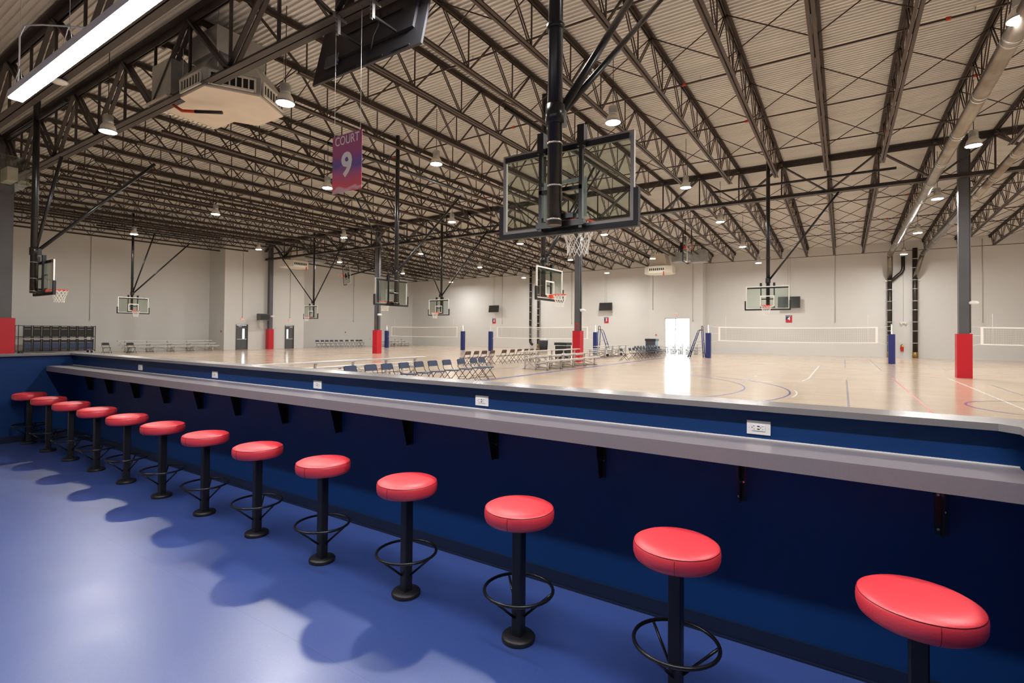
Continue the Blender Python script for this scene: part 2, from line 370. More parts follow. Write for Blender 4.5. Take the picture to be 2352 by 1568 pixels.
# ------------------------------------------------------------------ bar: counter, brackets, outlets, stools
CT = 1.16; CF = 2.851
co = thing('bar_counter', 'long grey laminate counter shelf fixed along the navy half wall', 'counter', ((XBL+XBR)/2, YB-.001, 0))
L = XBR-XBL-.06
MB().box((0, (CF-YB)/2, CT-.006), (L, YB-CF, .012)).build('worktop', 'laminate', co)
MB().box((0, CF-YB+.01, CT-.012-.035), (L, .02, .0695)).build('front_edge', 'laminate', co)
MB().box((0, (CF-YB)/2+.02, CT-.026), (L, YB-CF-.04, .028)).build('core', 'laminate', co)
MB().box((0, -.004, CT+.003), (L, .008, .006)).build('caulk_bead', 'white_paint', co, 'white caulk bead')
BX = [-9.85, -9.11, -8.24, -7.37, -6.51, -5.69, -4.81, -3.98, -3.07, -2.2, -1.34, -.49, .395]
br = thing('counter_bracket', 'black steel angle bracket screwed under the grey counter', 'bracket', (BX[0], YB, 0), 0, 'brackets under the counter')
zt = CT-.0405
b = MB(); poly = [(0, zt), (-.13, zt), (-.13, zt-.03), (-.055, .80), (0, .80)]
i = 0; b.v = [(-.003, p[0], p[1]) for p in poly]+[(.003, p[0], p[1]) for p in poly]; b.f = [[0,1,2,3,4],[9,8,7,6,5]]+[[k, 5+k, 5+(k+1) % 5, (k+1) % 5] for k in range(5)]; b.sm = [False]*7
b.build('web_plate', 'black_metal', br)
MB().box((0, -.003, (zt+.80)/2), (.05, .006, zt-.80)).build('wall_flange', 'black_metal', br)
MB().box((0, -.065, zt-.003), (.05, .13, .006)).build('top_flange', 'black_metal', br)
for dx, z in ((-.012, .825), (.012, .91), (-.012, .99)): MB().tube((dx, -.006, z), (dx, -.010, z), .0065, 8).build('screw', 'chrome', br)
for x in BX[1:]: dup(br, (x, YB, 0))
OXS = [-8.2, -6.23, -4.32, -2.33, -.40]
ot = thing('power_outlet', 'white wall plate with sockets and usb ports above the grey counter', 'outlet', (OXS[0], YB, 1.226), 0, 'outlets along the half wall')
MB().box((0, -.003, 0), (.121, .006, .076)).build('cover_plate', 'plate_white', ot)
rc = MB().box((0, -.0075, 0), (.067, .004, .034)).build('receptacle', 'plate_white', ot)
for z in (.008, -.008): MB().box((0, -.0097, z), (.013, .001, .006)).build('usb_port', 'slot_black', rc)
for x in (-.022, .022): MB().box((x, -.0097, .009), (.007, .001, .0018)).box((x-.004, -.0097, .0075), (.0016, .001, .005)).box((x, -.0097, -.008), (.007, .001, .0018)).tube((x-.011, -.0093, 0), (x-.011, -.0101, 0), .0028, 8).build('socket_slots', 'slot_black', rc)
for x in (-.05, .05): MB().tube((x, -.006, 0), (x, -.0072, 0), .003, 8).build('screw', 'alu', ot)
for x in OXS[1:]: dup(ot, (x, YB, 1.226))
def make_stool():
    t = thing('bar_stool', 'x', 'stool')
    prof = [(.03, .672), (.15, .670), (.180, .673), (.193, .683), (.199, .700), (.2005, .722), (.199, .742), (.1945, .7525)]
    seat = MB().lathe(prof+[(.188, .757), (.176, .7635), (.15, .769), (.11, .772), (.06, .7735), (.01, .774)], 48).build('seat', 'seat_red', t)
    MB().torus(.1955, .0016, 48, 5, (0, 0, .7515)).build('piping', 'seam', seat)
    b = MB(); pts = [(r*1.003, 0, z) for r, z in prof[2:]]
    b.path([(r*math.cos(-1.35), r*math.sin(-1.35), z) for r, _, z in pts], .0012, 4); b.build('side_seam', 'seam', seat)
    MB().lathe([(.05, .655), (.11, .657), (.11, .672), (.05, .673)], 20).build('seat_plate', 'black_metal', t)
    b = MB(); h = .031; c = .006
    b.prism([(-h+c,-h),(h-c,-h),(h,-h+c),(h,h-c),(h-c,h),(-h+c,h),(-h,h-c),(-h,-h+c)], .02, .68); b.build('pole', 'stool_black', t)
    MB().lathe([(.094, 0), (.096, .006), (.096, .02), (.09, .028), (.05, .030), (.034, .03)], 28).build('base_flange', 'stool_black', t)
    ring = MB().torus(.196, .0095, 40, 8, (0, 0, .283)).build('foot_ring', 'black_metal', t)
    for k in range(3):
        a = math.radians(20+120*k); MB().tube((.19*math.cos(a), .19*math.sin(a), .278), (.033*math.cos(a), .033*math.sin(a), .135), .0075, 8).build('strut', 'black_metal', ring)
    return t
st = make_stool()
ORD = ['standing beside the navy end wall', 'second from the navy end wall', 'third from the navy end wall', 'fourth from the navy end wall', 'fifth from the navy end wall', 'sixth from the navy end wall', 'seventh from the navy end wall', 'eighth from the navy end wall', 'ninth from the navy end wall', 'tenth from the navy end wall', 'eleventh from the navy end wall', 'twelfth from the navy end wall', 'thirteenth from the navy end wall, closest to the outlet end']
ORD[12] = 'last one from the navy end wall'
for k in range(13):
    lb = 'red vinyl bar stool on black post, '+ORD[k]; loc = (-10.46+.89*k+(.02 if k == 12 else 0), 2.605-.0095*k, 0)
    if k == 0: st.location = loc; st['label'] = lb; st['group'] = 'red bar stools along the counter'
    else: dup(st, loc, random.uniform(-.15, .15) if k < 10 else 0, lb)

# ------------------------------------------------------------------ roof steel
JP, JX0 = 1.94, -.58
def joist(y0, y1, yb0, yb1, label):
    t = thing('roof_joist', label, 'joist', (0, 0, 0)); zt = lambda y: zdeck(y)-.02
    b = MB()
    for dx in (-.055, .055):
        b.bar((dx*1.15, y0, zt(y0)-.012), (dx*1.15, y1, zt(y1)-.012), .085, .02); b.bar((dx*.45, y0, zt(y0)-.07), (dx*.45, y1, zt(y1)-.07), .014, .11)
    b.build('top_chord', 'steel_dark', t)
    b = MB()
    for dx in (-.05, .05):
        b.bar((dx*1.1, yb0, zbot(yb0)), (dx*1.1, yb1, zbot(yb1)), .075, .016); b.bar((dx*.42, yb0, zbot(yb0)+.05), (dx*.42, yb1, zbot(yb1)+.05), .014, .09)
    b.build('bottom_chord', 'steel_dark', t)
    n = round((yb1-yb0)/2.17); st = (yb1-yb0-.5)/n; ys = [yb0+.25+st*k for k in range(n+1)]
    tops = [max(y0+.3, ys[0]-st/2*1.1)]+[(ys[k]+ys[k+1])/2 for k in range(n)]+[min(y1-.3, ys[-1]+st/2*1.1)]
    if ys[0]-y0 > 2: tops[0] = y0+.35
    if y1-ys[-1] > 2: tops[-1] = y1-.35
    for k, y in enumerate(ys):
        for q in (tops[k], tops[k+1]):
            b = MB(); s = 1 if q > y else -1
            for dx in (-.028, .028): b.bar((dx, y+.05*s, zbot(y)+.07), (dx, q-.03*s, zt(q)-.09), .022, .03, (1, 0, 0))
            b.build('web_member', 'steel_dark', t)
        MB().bar((0, y, zbot(y)+.05), (0, y, zt(y)-.05), .03, .03).build('web_post', 'steel_dark', t)
    for q in (y0+.12, y1-.12): MB().box((0, q, zt(q)-.13), (.12, .22, .13)).build('bearing_seat', 'steel_dark', t)
    return t
jn = joist(YN, YF-.05, 8.3, 25.9, 'open web steel roof joist spanning between the two girders'); jn['group'] = 'roof joists between the girders'
jf = joist(YF+.05, YW-.02, 29.6, 49.9, 'open web steel roof joist spanning from girder to back wall'); jf['group'] = 'roof joists over the far courts'
NJ = list(range(-24, 7))
first = True
for k in NJ:
    x = JX0+JP*k
    if first: jn.location.x = x; jf.location.x = x; first = False
    else: dup(jn, (x, 0, 0)); dup(jf, (x, 0, 0))
def girder(y, x0, x1, zb, zt, label, first_node):
    t = thing('roof_girder', label, 'girder', (0, y, 0))
    b = MB(); b.box(((x0+x1)/2, -.09, zb+.012), (x1-x0, .15, .024)); b.box(((x0+x1)/2, .09, zb+.012), (x1-x0, .15, .024))
    b.box(((x0+x1)/2, -.025, zb+.1), (x1-x0, .02, .16)); b.box(((x0+x1)/2, .025, zb+.1), (x1-x0, .02, .16)); b.build('bottom_chord', 'steel_girder', t)
    b = MB(); b.box(((x0+x1)/2, -.1, zt-.012), (x1-x0, .17, .024)); b.box(((x0+x1)/2, .1, zt-.012), (x1-x0, .17, .024))
    b.box(((x0+x1)/2, -.03, zt-.13), (x1-x0, .022, .22)); b.box(((x0+x1)/2, .03, zt-.13), (x1-x0, .022, .22)); b.build('top_chord', 'steel_girder', t)
    x = first_node
    while x < x1:
        for s in (-1, 1):
            xe = x+s*JP
            if x0-.1 <= xe <= x1+.1 and x0 <= x:
                b = MB()
                for dy in (-.07, .07): b.bar((x+.08*s, dy, zb+.14), (xe-.06*s, dy, zt-.18), .05, .1, (0, 1, 0))
                b.build('web_member', 'steel_girder', t)
        if x0 <= x: MB().bar((x, 0, zb+.1), (x, 0, zt-.1), .06, .06).build('web_post', 'steel_girder', t)
        if x0 <= x+JP <= x1: MB().bar((x+JP, 0, zb+.1), (x+JP, 0, zt-.1), .06, .06).build('web_post', 'steel_girder', t)
        x += 2*JP
    return t
nd = JX0+JP*-24
ZGN = 7.83
girder(YN, XL, 16, ZGN, 9.86, 'deep steel girder truss carrying the big black screen', nd)
girder(4.62, XL, 16, 8.12, 9.86, 'deep steel girder truss above the long strip light', nd+JP*.5)
girder(YF, XL, 16, 8.42, 10.16, 'deep steel girder truss on the red padded columns', nd)
# cross bridging between joists: one row per line
def bridging(y, x0, x1, label, group):
    t = thing('joist_bridging', label, 'bracing', (0, y, 0), 0, group); za, zb_ = zdeck(y)-.1, zbot(y)+.03
    a = MB().tube((0, 0, za), (JP, 0, zb_), .016, 5).mesh('bridging_rod', 'steel_dark'); c = MB().tube((0, 0, zb_), (JP, 0, za), .016, 5).mesh('bridging_rod', 'steel_dark')
    for k in NJ[:-1]:
        x = JX0+JP*k
        if (x0 if not 24 < y < 33 else -40.5) <= x <= x1: part_from(a, 'bridging_rod', t, (x, 0, 0)); part_from(c, 'bridging_rod', t, (x, .03, 0))
for y in (9.4, 13.8, 18.2, 22.6): bridging(y, XL, 12, 'crossed bridging rods between joists above the near courts', 'bridging rows over the near courts')
for y in (31.5, 34.5, 37.5, 40.5, 43.5, 46.5): bridging(y, XL, 12, 'crossed bridging rods between joists above the far courts', 'bridging rows over the far courts')
def bottom_rod(y, label, z=None):
    tag(MB().tube((XL, y, z or zbot(y)), (12, y, z or zbot(y)), .02, 6).build('tie_rod', 'steel_dark'), label, 'rod')
bottom_rod(49.75, 'thin steel tie rod joining joist ends at the back wall')
sp = None
for y in (11.6, 16.4, 20.6, 24.6, 33, 35.2, 40.6, 44):
    t = thing('sprinkler_pipe', 'dark sprinkler pipe with red couplings run across the joists', 'pipe', (0, y, zdeck(y)-.42), 0, 'sprinkler pipes under the roof deck')
    MB().tube((XL if not 24 < y < 33 else XF, 0, 0), (12, 0, 0), .028, 8).build('pipe', 'steel_dark', t)
    x = -44.0+y % 3
    while x < 11:
        MB().tube((x-.05, 0, 0), (x+.05, 0, 0), .05, 8).build('coupling', 'orange_fit', t); MB().tube((x+.5, 0, 0), (x+.5, 0, .1), .012, 6).box((x+.5, 0, .11), (.05, .05, .02)).build('sprinkler_head', 'galv', t); x += 6.4
# columns
def column(x, y, label, padh, w=.34, pad=.5, zt=10.1, notes=False, m='steel_grey'):
    t = thing('column', label, 'column', (x, y, 0))
    b = MB(); tw = .022
    b.box((0, -w/2+tw/2, zt/2), (w, tw, zt)); b.box((0, w/2-tw/2, zt/2), (w, tw, zt)); b.box((-w/2+tw/2+.004, 0, zt/2), (tw, w-2*tw, zt)); b.box((w/2-tw/2-.004, 0, zt/2), (tw, w-2*tw, zt))
    b.build('shaft', m, t)
    MB().box((0, 0, zt-.02), (.5, .5, .04)).build('cap_plate', m, t)
    p = MB(); q = pad/2
    for c, d in (((0, -q+.03, padh/2), (pad, .06, padh)), ((0, q-.03, padh/2), (pad, .06, padh)), ((-q+.03, 0, padh/2), (.06, pad-.12, padh)), ((q-.03, 0, padh/2), (.06, pad-.12, padh))): p.box(c, d)
    o = p.build('wall_pad', 'red_pad', t, 'red vinyl safety pad'); return t
cR = column(4.29, 28.6, 'grey steel column with red pad beside the ducts', 1.86)
cM = column(PY(1328, 700, 28.6).x, 28.6, 'grey steel column with red pad behind the referee ladder', 1.9)
cL = column(PY(866, 790, 28.6).x, 28.6, 'grey steel column with red pad behind the hoops', 1.86)
column(XF+.45, 28.45, 'grey steel column with red pad between the two grey doors', 1.9)
column(-30.15, YN, 'grey steel column with red pad behind the bar end wall', 2.2, .6, .8)
# column details: conduit and small signs
for cc, dx in ((cR, .2), (cM, .22), (cL, .22)): MB().tube((dx, -.12, 1.9), (dx, -.12, 9.9), .03, 8).build('conduit', 'black_metal' if cc != cR else 'steel_grey', cc)
hz = MB()
for k in range(3): hz.box((0, -.178, 2.35+.16*k), (.2, .012, .05), M=Matrix.Rotation(.6, 3, 'Y'))
hz.build('hazard_stripe', 'brass', cL)
b = MB()
for k in range(3):
    for j in (-1, 1): b.box((.08*j, -.175, 2.05+.14*k), (.14, .012, .05), M=Matrix.Rotation(.5*j, 3, 'Y'))
b.build('red_tape', 'red_paint', cM)

# ------------------------------------------------------------------ high-bay lamps
def make_lamp():
    t = thing('high_bay_lamp', 'round high bay lamp glowing white, hung from the roof joists', 'lamp', (0,0,0), 0, 'high bay lamps')
    MB().lathe([(.225, 0), (.23, .01), (.23, .03), (.21, .04)], 24).build('rim', 'galv', t)
    MB().lathe([(.205, -.004), (.01, -.006)], 24).build('lens', 'lamp_lens', t)
    MB().lathe([(.21, .04), (.18, .16), (.13, .24), (.12, .25)], 20).build('reflector', 'ivory', t)
    MB().lathe([(.12, .25), (.13, .27), (.13, .45), (.1, .5), (.03, .52)], 16).build('ballast_housing', 'galv', t)
    return t
hangers = []; lm = make_lamp(); LZ = 7.95; first = True
LP = [tuple(PZ(248, 303, 7.5)), tuple(PZ(655, 238, 7.45))]
for x, px, py in [(-28.2,495,492),(-38.8,308,538),(-38.4,594,573),(-28,790,546),(-38.6,780,602),(-18.8,752,432),(-12.65,1002,377),(-5.68,1408,282),(-18.7,1038,510),(-28.3,967,583),(-39,925,628),(-28.7,1102,614),(-39.2,1036,648),(-18.9,1195,560),(-28.6,1203,638),(-18.9,1310,597),(-12.6,1388,539),(-19.2,1394,627),(-12.7,1499,594),(-5.65,1575,431),(-5.65,1654,510),(-5.7,1706,567),(-5.75,1742,604),(3.7,2076,584),(3.65,2108,535),(3.6,2153,457),(3.58,2236,335),(3.0,2345,45)]:
    p = PX(px, py, x)
    if abs(p.z-LZ) > .7: p = PZ(px, py, LZ-.3)
    if p.y > 47.8: p = PY(px, py, 47.2)
    LP.append(tuple(p))
for x, y in [(-38.8, 6.6), (-5.7, 6.9), (3.3, 7.0), (10.5, 14), (10.5, 22), (10.5, 30), (10.5, 39), (17, 14), (17, 24), (17, 36)]: LP.append((x, y, 7.95))  # invented lamps out of view, adding light from beyond the frame
for p in LP:
    if first: lm.location = p; first = False; q = lm
    else: q = dup(lm, p)
    hangers.append((q, p))
for q, p in hangers: MB().tube((0, 0, .5), (0, 0, zdeck(p[1])+.005-p[2]), .012, 6).build('hanger', 'steel_dark', q)
# linear strip light over the bar
SY, SZ = 1.55, CAMZ+1.45*1.55
SX0 = PY(36, 222, SY).x; SL = 3.9
ls = thing('strip_light', 'long glowing white strip light hung on chains above the bar', 'lamp', (SX0, SY, SZ))
MB().box((SL/2, 0, .0), (SL, .105, .012)).build('lens', 'strip_lens', ls)
MB().box((SL/2, 0, .04), (SL, .115, .068)).build('housing', 'white_paint', ls)
for k in range(3):
    x = .08+k*1.3; MB().tube((x, -.04, .07), (x+.03, 0, .3), .004, 5).tube((x, .04, .07), (x+.03, 0, .3), .004, 5).tube((x+.03, 0, .3), (x+.03, 0, 9.898-SZ), .0025, 5).build('chain', 'galv', ls)
MB().path([(.05, 0, .07), (.04, .01, .35), (.04, .01, .62), (.1, .03, .72), (.35, .1, .68), (.9, .35, .6)], .008, 6).build('power_whip', 'alu', ls)

ls2 = dup(ls, (SX0+SL+.45, SY, SZ), None, 'second glowing white strip light hung on chains in line over the outlets end')

# ------------------------------------------------------------------ basketball hoops
def hoop_proto(nm):
    """Backboard unit only, facing +y, board front plane y=0, z=0 at the floor."""
    t = thing('basketball_hoop', 'x', 'basketball hoop')
    w, h, z0 = 1.83, 1.07, 2.90
    MB().box((0, -.012, z0+h/2), (w-.06, .012, h-.06)).build('backboard', 'board_glass', t, 'clear glass backboard')
    b = MB()
    for z in (z0+.022, z0+h-.022): b.box((0, -.014, z), (w, .04, .044))
    for x in (-w/2+.022, w/2-.022): b.box((x, -.014, z0+h/2), (.044, .04, h-.088))
    b.build('frame', 'white_paint', t)
    b = MB()
    for z in (z0+.022, z0+h-.022): b.box((0, -.038, z), (w, .008, .044))
    for x in (-w/2+.022, w/2-.022): b.box((x, -.038, z0+h/2), (.044, .008, h-.088))
    b.build('frame_back', 'frame_grey', t)
    b = MB()
    for z in (z0+.155, z0+.155+.45): b.box((0, -.0045, z), (.61, .002, .05))
    for x in (-.28, .28): b.box((x, -.0045, z0+.38), (.05, .002, .40))
    b.build('target_square', 'white_paint', t)
    b = MB(); b.box((0, -.01, z0-.025), (w+.1, .075, .07))
    for s in (-1, 1): b.box((s*(w/2+.025), -.01, z0+.19), (.06, .075, .40))
    b.build('edge_pad', 'black_matte', t, 'black edge pad')
    rim = MB().torus(.2286, .011, 32, 7, (0, .38, 3.048)).build('rim', 'orange_rim', t)
    MB().box((0, .05, 3.0), (.16, .10, .11)).bar((-.07, .08, 3.02), (-.1, .19, 3.045), .012, .03).bar((.07, .08, 3.02), (.1, .19, 3.045), .012, .03).build('bracket', 'orange_rim', rim)
    b = MB(); n = 12; rows = [(.228, 3.035), (.205, 2.95), (.175, 2.86), (.150, 2.78), (.135, 2.70), (.14, 2.63)]
    for j in range(len(rows)-1):
        for k in range(n):
            for s in (.5, -.5):
                a0 = 2*PI*(k+(.5 if j % 2 else 0))/n; a1 = a0+2*PI*s/n
                (r0, z_0), (r1, z_1) = rows[j], rows[j+1]
                b.tube((r0*math.cos(a0), .38+r0*math.sin(a0), z_0), (r1*math.cos(a1), .38+r1*math.sin(a1), z_1), .0055, 4, cap=False)
    b.build('net', 'white_cord', t)
    # steel behind the glass
    b = MB(); b.box((0, -.055, z0+h-.07), (w-.1, .04, .07)); b.build('top_rail', 'black_metal', t)
    b = MB()
    for x in (-.28, .28): b.box((x, -.12, z0+.55), (.045, .05, 1.15))
    b.box((0, -.12, z0+.47), (.6, .05, .05)); b.box((0, -.12, z0+.04), (.66, .08, .07)); b.box((-.28, -.1, z0+1.1), (.09, .1, .26)); b.box((.28, -.1, z0+1.1), (.09, .1, .26))
    b.build('mount_frame', 'black_metal', t)
    b = MB(); b.box((.12, -.17, z0+.12), (.2, .1, .06)); b.tube((-.3, -.13, z0+.06), (.3, -.13, z0+.06), .02, 8); b.build('height_adjuster', 'black_metal', t)
    for z in (z0+.07, z0+.48, z0+1.0): MB().torus(.088, .012, 16, 6, (0, -.28, z)).build('u_bolt', 'chrome', t)
    return t
HP = hoop_proto('p'); kids(HP)
hoops = []
def add_hoop(x, y, face, label, braces, top=8.75, dz=0.0, mast_r=.075, hb=None, crossbar=None, link=False, first=[True]):
    """face = rotation of +y; braces: world end points; mast stands .28 behind the board"""
    if first[0]: t = HP; first[0] = False; t.location = (x, y, dz); t.rotation_euler = (0, 0, face); t['label'] = label
    else: t = dup(HP, (x, y, dz), face, label)
    my = y-.28*math.cos(face); top = zdeck(my)+.002
    inv = (Matrix.Translation((x, y, dz)) @ Matrix.Rotation(face, 4, 'Z')).inverted()
    MB().tube((0, -.28, 2.9), (0, -.28, top-dz), mast_r, 20).build('mast', 'black_metal', t, 'glossy black ceiling mast')
    cz = 4.25
    MB().tube((0, -.28, cz-.12), (0, -.28, cz+.12), mast_r*1.3, 16).box((0, -.28+.1, cz), (.14, .16, .2)).build('brace_clamp', 'black_metal', t)
    MB().tube((0, -.28, 5.3), (0, -.28, 5.36), mast_r*1.25, 16).build('coupling', 'black_metal', t)
    for e, r in braces:
        p = inv @ Vector(e); MB().tube((0, -.26, cz-.05), p, r, 10).build('brace', 'black_metal', t)
        m = Vector((0, -.26, cz)).lerp(p, .55); q = Vector((0, -.28, min(top-dz-.3, m.z+.9)))
        if link and r > .048: MB().tube(m, q, .018, 6).build('brace_link', 'black_metal', t)
    if crossbar:
        a, c = [inv @ Vector((e[0], e[1], zbot(e[1])-.062)) for e in crossbar]; MB().tube(a, c, .055, 10).build('crossbar', 'black_metal', t)
    hoops.append(t); return t
add_hoop(-2.955, 5.79, 0, 'glass basketball hoop nearest the bar, seen from behind its black mast', [((-2.9, 9.3, 8.7), .055), ((-2.85, 10.3, 8.75), .045)], 8.72, .16, .09, crossbar=[(-6.6, 5.51, 8.72), (1.6, 5.51, 8.72)])
add_hoop(-22.0, 5.79, 0, 'glass basketball hoop above the stacked folding chairs, seen edge on', [(PX(141, 360, -21.9), .05), (PX(355, 377, -21.9), .055)], 8.7, 0, .09, crossbar=[(-24.6, 5.51, 8.7), (-19.4, 5.51, 8.7)])
add_hoop(-41.3, 15.6, -PI/2, 'glass basketball hoop over the bleachers by the left wall', [(PX(355, 537, -41.5), .045), (PX(435, 560, -41.5), .05)], 8.7, 0, crossbar=[(-41.58, 13.5, 8.7), (-41.58, 20, 8.55)])
add_hoop(-38.0, 27.3, PI, 'glass basketball hoop in front of the wall with two grey doors', [((-43.3, 27.6, 8.9), .045), ((-34.4, 27.6, 8.8), .05)], 8.9, -.06, crossbar=[(-44, 27.58, 8.9), (-33, 27.58, 8.9)])
add_hoop(-16.09, 15.47, PI/2, 'glass basketball hoop hanging before the red padded column, facing the left wall', [(PX(1058, 450, -15.75), .05), (PX(815, 450, -15.75), .028)], 8.75, 0, .085, crossbar=[(-15.81, 12, 8.75), (-15.81, 20, 8.75)])
add_hoop(-24.0, 27.6, PI, 'glass basketball hoop above the volleyball net with sign 6', [((-20.0, 27.9, 8.6), .05), ((-26.4, 27.9, 8.6), .04)], 8.8, .08, crossbar=[(-28, 27.88, 8.8), (-19, 27.88, 8.8)])
add_hoop(-8.42, 15.43, -PI/2, 'glass basketball hoop with orange rim over the aluminium bleacher, facing the ducts', [((-8.75, 19.8, 8.7), .05), ((-8.75, 20.4, 8.75), .04)], 8.75, 0, .085, crossbar=[(-8.7, 13, 8.75), (-8.7, 21, 8.75)])
add_hoop(-2.96, 26.5, PI, 'glass basketball hoop facing the bar in front of sign 4', [((-.15, 26.8, 8.1), .045)], 9.0, .05, .085, crossbar=[(-5.4, 26.8, 9.05), (1.9, 26.8, 9.05)])
# stowed hoops folded up to the roof
def stowed(loc, M, arm, label):
    t = thing('stowed_hoop', label, 'basketball hoop', loc); t.rotation_euler = M
    MB().box((0, -.012, 0), (1.77, .012, 1.01)).build('backboard', 'board_glass', t)
    b = MB()
    for z in (-.513, .513): b.box((0, -.014, z), (1.83, .045, .044))
    for x in (-.893, .893): b.box((x, -.014, 0), (.044, .045, .98))
    b.build('frame', 'white_paint', t)
    b = MB().box((0, -.01, -.56), (1.92, .075, .07))
    for s in (-1, 1): b.box((s*.94, -.01, -.34), (.06, .075, .40))
    b.build('edge_pad', 'black_matte', t)
    b = MB()
    for z in (-.37, .08): b.box((0, -.004, z), (.61, .002, .05))
    for x in (-.28, .28): b.box((x, -.004, -.145), (.05, .002, .4))
    b.build('target_square', 'white_paint', t)
    rim = MB().torus(.2286, .012, 28, 6, (0, .38, -.4)).build('rim', 'orange_rim', t); MB().box((0, .06, -.45), (.18, .12, .12)).build('bracket', 'orange_rim', rim)
    b = MB()
    for k in range(12):
        a = 2*PI*k/12
        for s in (-.26, .26): b.tube((.225*math.cos(a), .38+.225*math.sin(a), -.41), (.14*math.cos(a+s), .38+.14*math.sin(a+s), -.75), .006, 4, cap=False)
    b.build('net', 'white_cord', t)
    MB().tube((0, -.28, -.6), (0, -.28, arm), .075, 14).build('mast', 'black_metal', t)
    MB().box((0, -.14, 0), (.66, .2, .06)).box((0, -.14, -.4), (.66, .2, .06)).build('mount_frame', 'black_metal', t)
    W4 = Matrix.Translation(loc) @ Euler(M).to_matrix().to_4x4()
    for f in (.35, .95):
        q = W4 @ Vector((0, -.28, arm*f)); MB().tube(W4.inverted() @ q, W4.inverted() @ Vector((q.x, q.y, zdeck(q.y)+.002)), .04, 8).build('hanger', 'black_metal', t)
    return t
stowed(PY(797, 632, 35.4), (0, math.radians(-82), PI), 4.0, 'glass basketball hoop folded up sideways, its face turned to the bar')
stowed(PY(1574, 570, 35.6), (0, math.radians(-90), -PI/2), 3.0, 'glass basketball hoop folded up beside the galvanised duct')

# ------------------------------------------------------------------ volleyball
def vpost(x, y, label, h=2.45):
    t = thing('volleyball_post', label, 'post', (x, y, 0))
    MB().tube((0, 0, 0), (0, 0, h), .045, 12).build('pole', 'alu', t)
    b = MB(); b.prism([(-.17,-.15),(.17,-.15),(.17,.15),(.06,.15),(.06,-.05),(-.06,-.05),(-.06,.15),(-.17,.15)], .02, 1.85); b.build('post_pad', 'blue_pad', t, 'navy vinyl post pad')
    MB().torus(.05, .012, 12, 5, (0, 0, h+.02)).build('pulley', 'alu', t)
    return t
def vnet(x0, x1, y, label):
    t = thing('volleyball_net', label, 'net', ((x0+x1)/2, y, 0)); L = (x1-x0)/2-.7; sag = .05
    zz = lambda x: -sag*(1-(x/L)**2)
    b = MB(); N = 12
    for k in range(N):
        a = -L+2*L*k/N; c = -L+2*L*(k+1)/N; b.bar((a, 0, 2.27+zz(a)), (c, 0, 2.27+zz(c)), .07, .012, (0, 1, 0))
    b.build('top_band', 'white_cord', t)
    b = MB()
    for k in range(N):
        a = -L+2*L*k/N; c = -L+2*L*(k+1)/N; b.bar((a, 0, 1.31+zz(a)), (c, 0, 1.31+zz(c)), .06, .012, (0, 1, 0))
    b.build('bottom_band', 'white_cord', t)
    for s in (-1, 1): MB().box((s*(L-.05), 0, 1.79), (.12, .01, .98)).build('side_band', 'white_cord', t)
    b = MB(); x = -L+.1
    while x < L-.1: b.box((x, 0, 1.79+zz(x)), (.014, .008, .94)); x += .1
    for j in range(1, 9):
        for k in range(N):
            a = -L+2*L*k/N; c = -L+2*L*(k+1)/N; z = 1.31+.107*j; b.bar((a, 0, z+zz(a)), (c, 0, z+zz(c)), .014, .008, (0, 1, 0))
    o = b.build('netting', 'net_cord', t); o['kind'] = 'stuff'
    for s in (-1, 1):
        MB().tube((s*(L-.5), -.01, 1.32), (s*(L-.5), -.01, 3.05), .007, 6).build('antenna', 'white_paint', t)
        for za, zb_ in ((2.27, 2.35), (1.8, 1.8), (1.33, 1.15)): MB().tube((s*L, 0, za), (s*(L+.7), 0, zb_), .008, 5).build('rope', 'white_cord', t)
    return t
YV_ = 39.3
xa = PY(1368, 785, YV_).x; XP1, XP2, XP3, XP4, XP5 = [PY(q, 800, YV_).x for q in (2048, 1627, 1127, 1063, 888)]
vpost(XP1, YV_, 'navy padded volleyball post in front of the black wall ducts')
vpost(XP2, YV_, 'navy padded volleyball post beside the referee ladder at the glass door')
vpost(XP3, YV_, 'navy padded volleyball post under the wall sign 6'); vpost(xa, YV_, 'navy padded volleyball post beside the ladder under sign 5')
vpost(XP4, YV_, 'navy padded volleyball post at the sign 6 end of the far net'); vpost(XP5, YV_, 'navy padded volleyball post behind the red padded column by the hoops')
vpost(5.95, YV_, 'navy padded volleyball post hidden behind the grey column')
vnet(XP2, XP1, YV_, 'white volleyball net strung below the wall sign 4'); vnet(XP3, xa, YV_, 'white volleyball net strung behind the brown chairs')
vnet(XP5, XP4, YV_, 'white volleyball net strung beyond the red padded column by the hoops'); vnet(5.95, 17, YV_, 'white volleyball net starting behind the grey column')
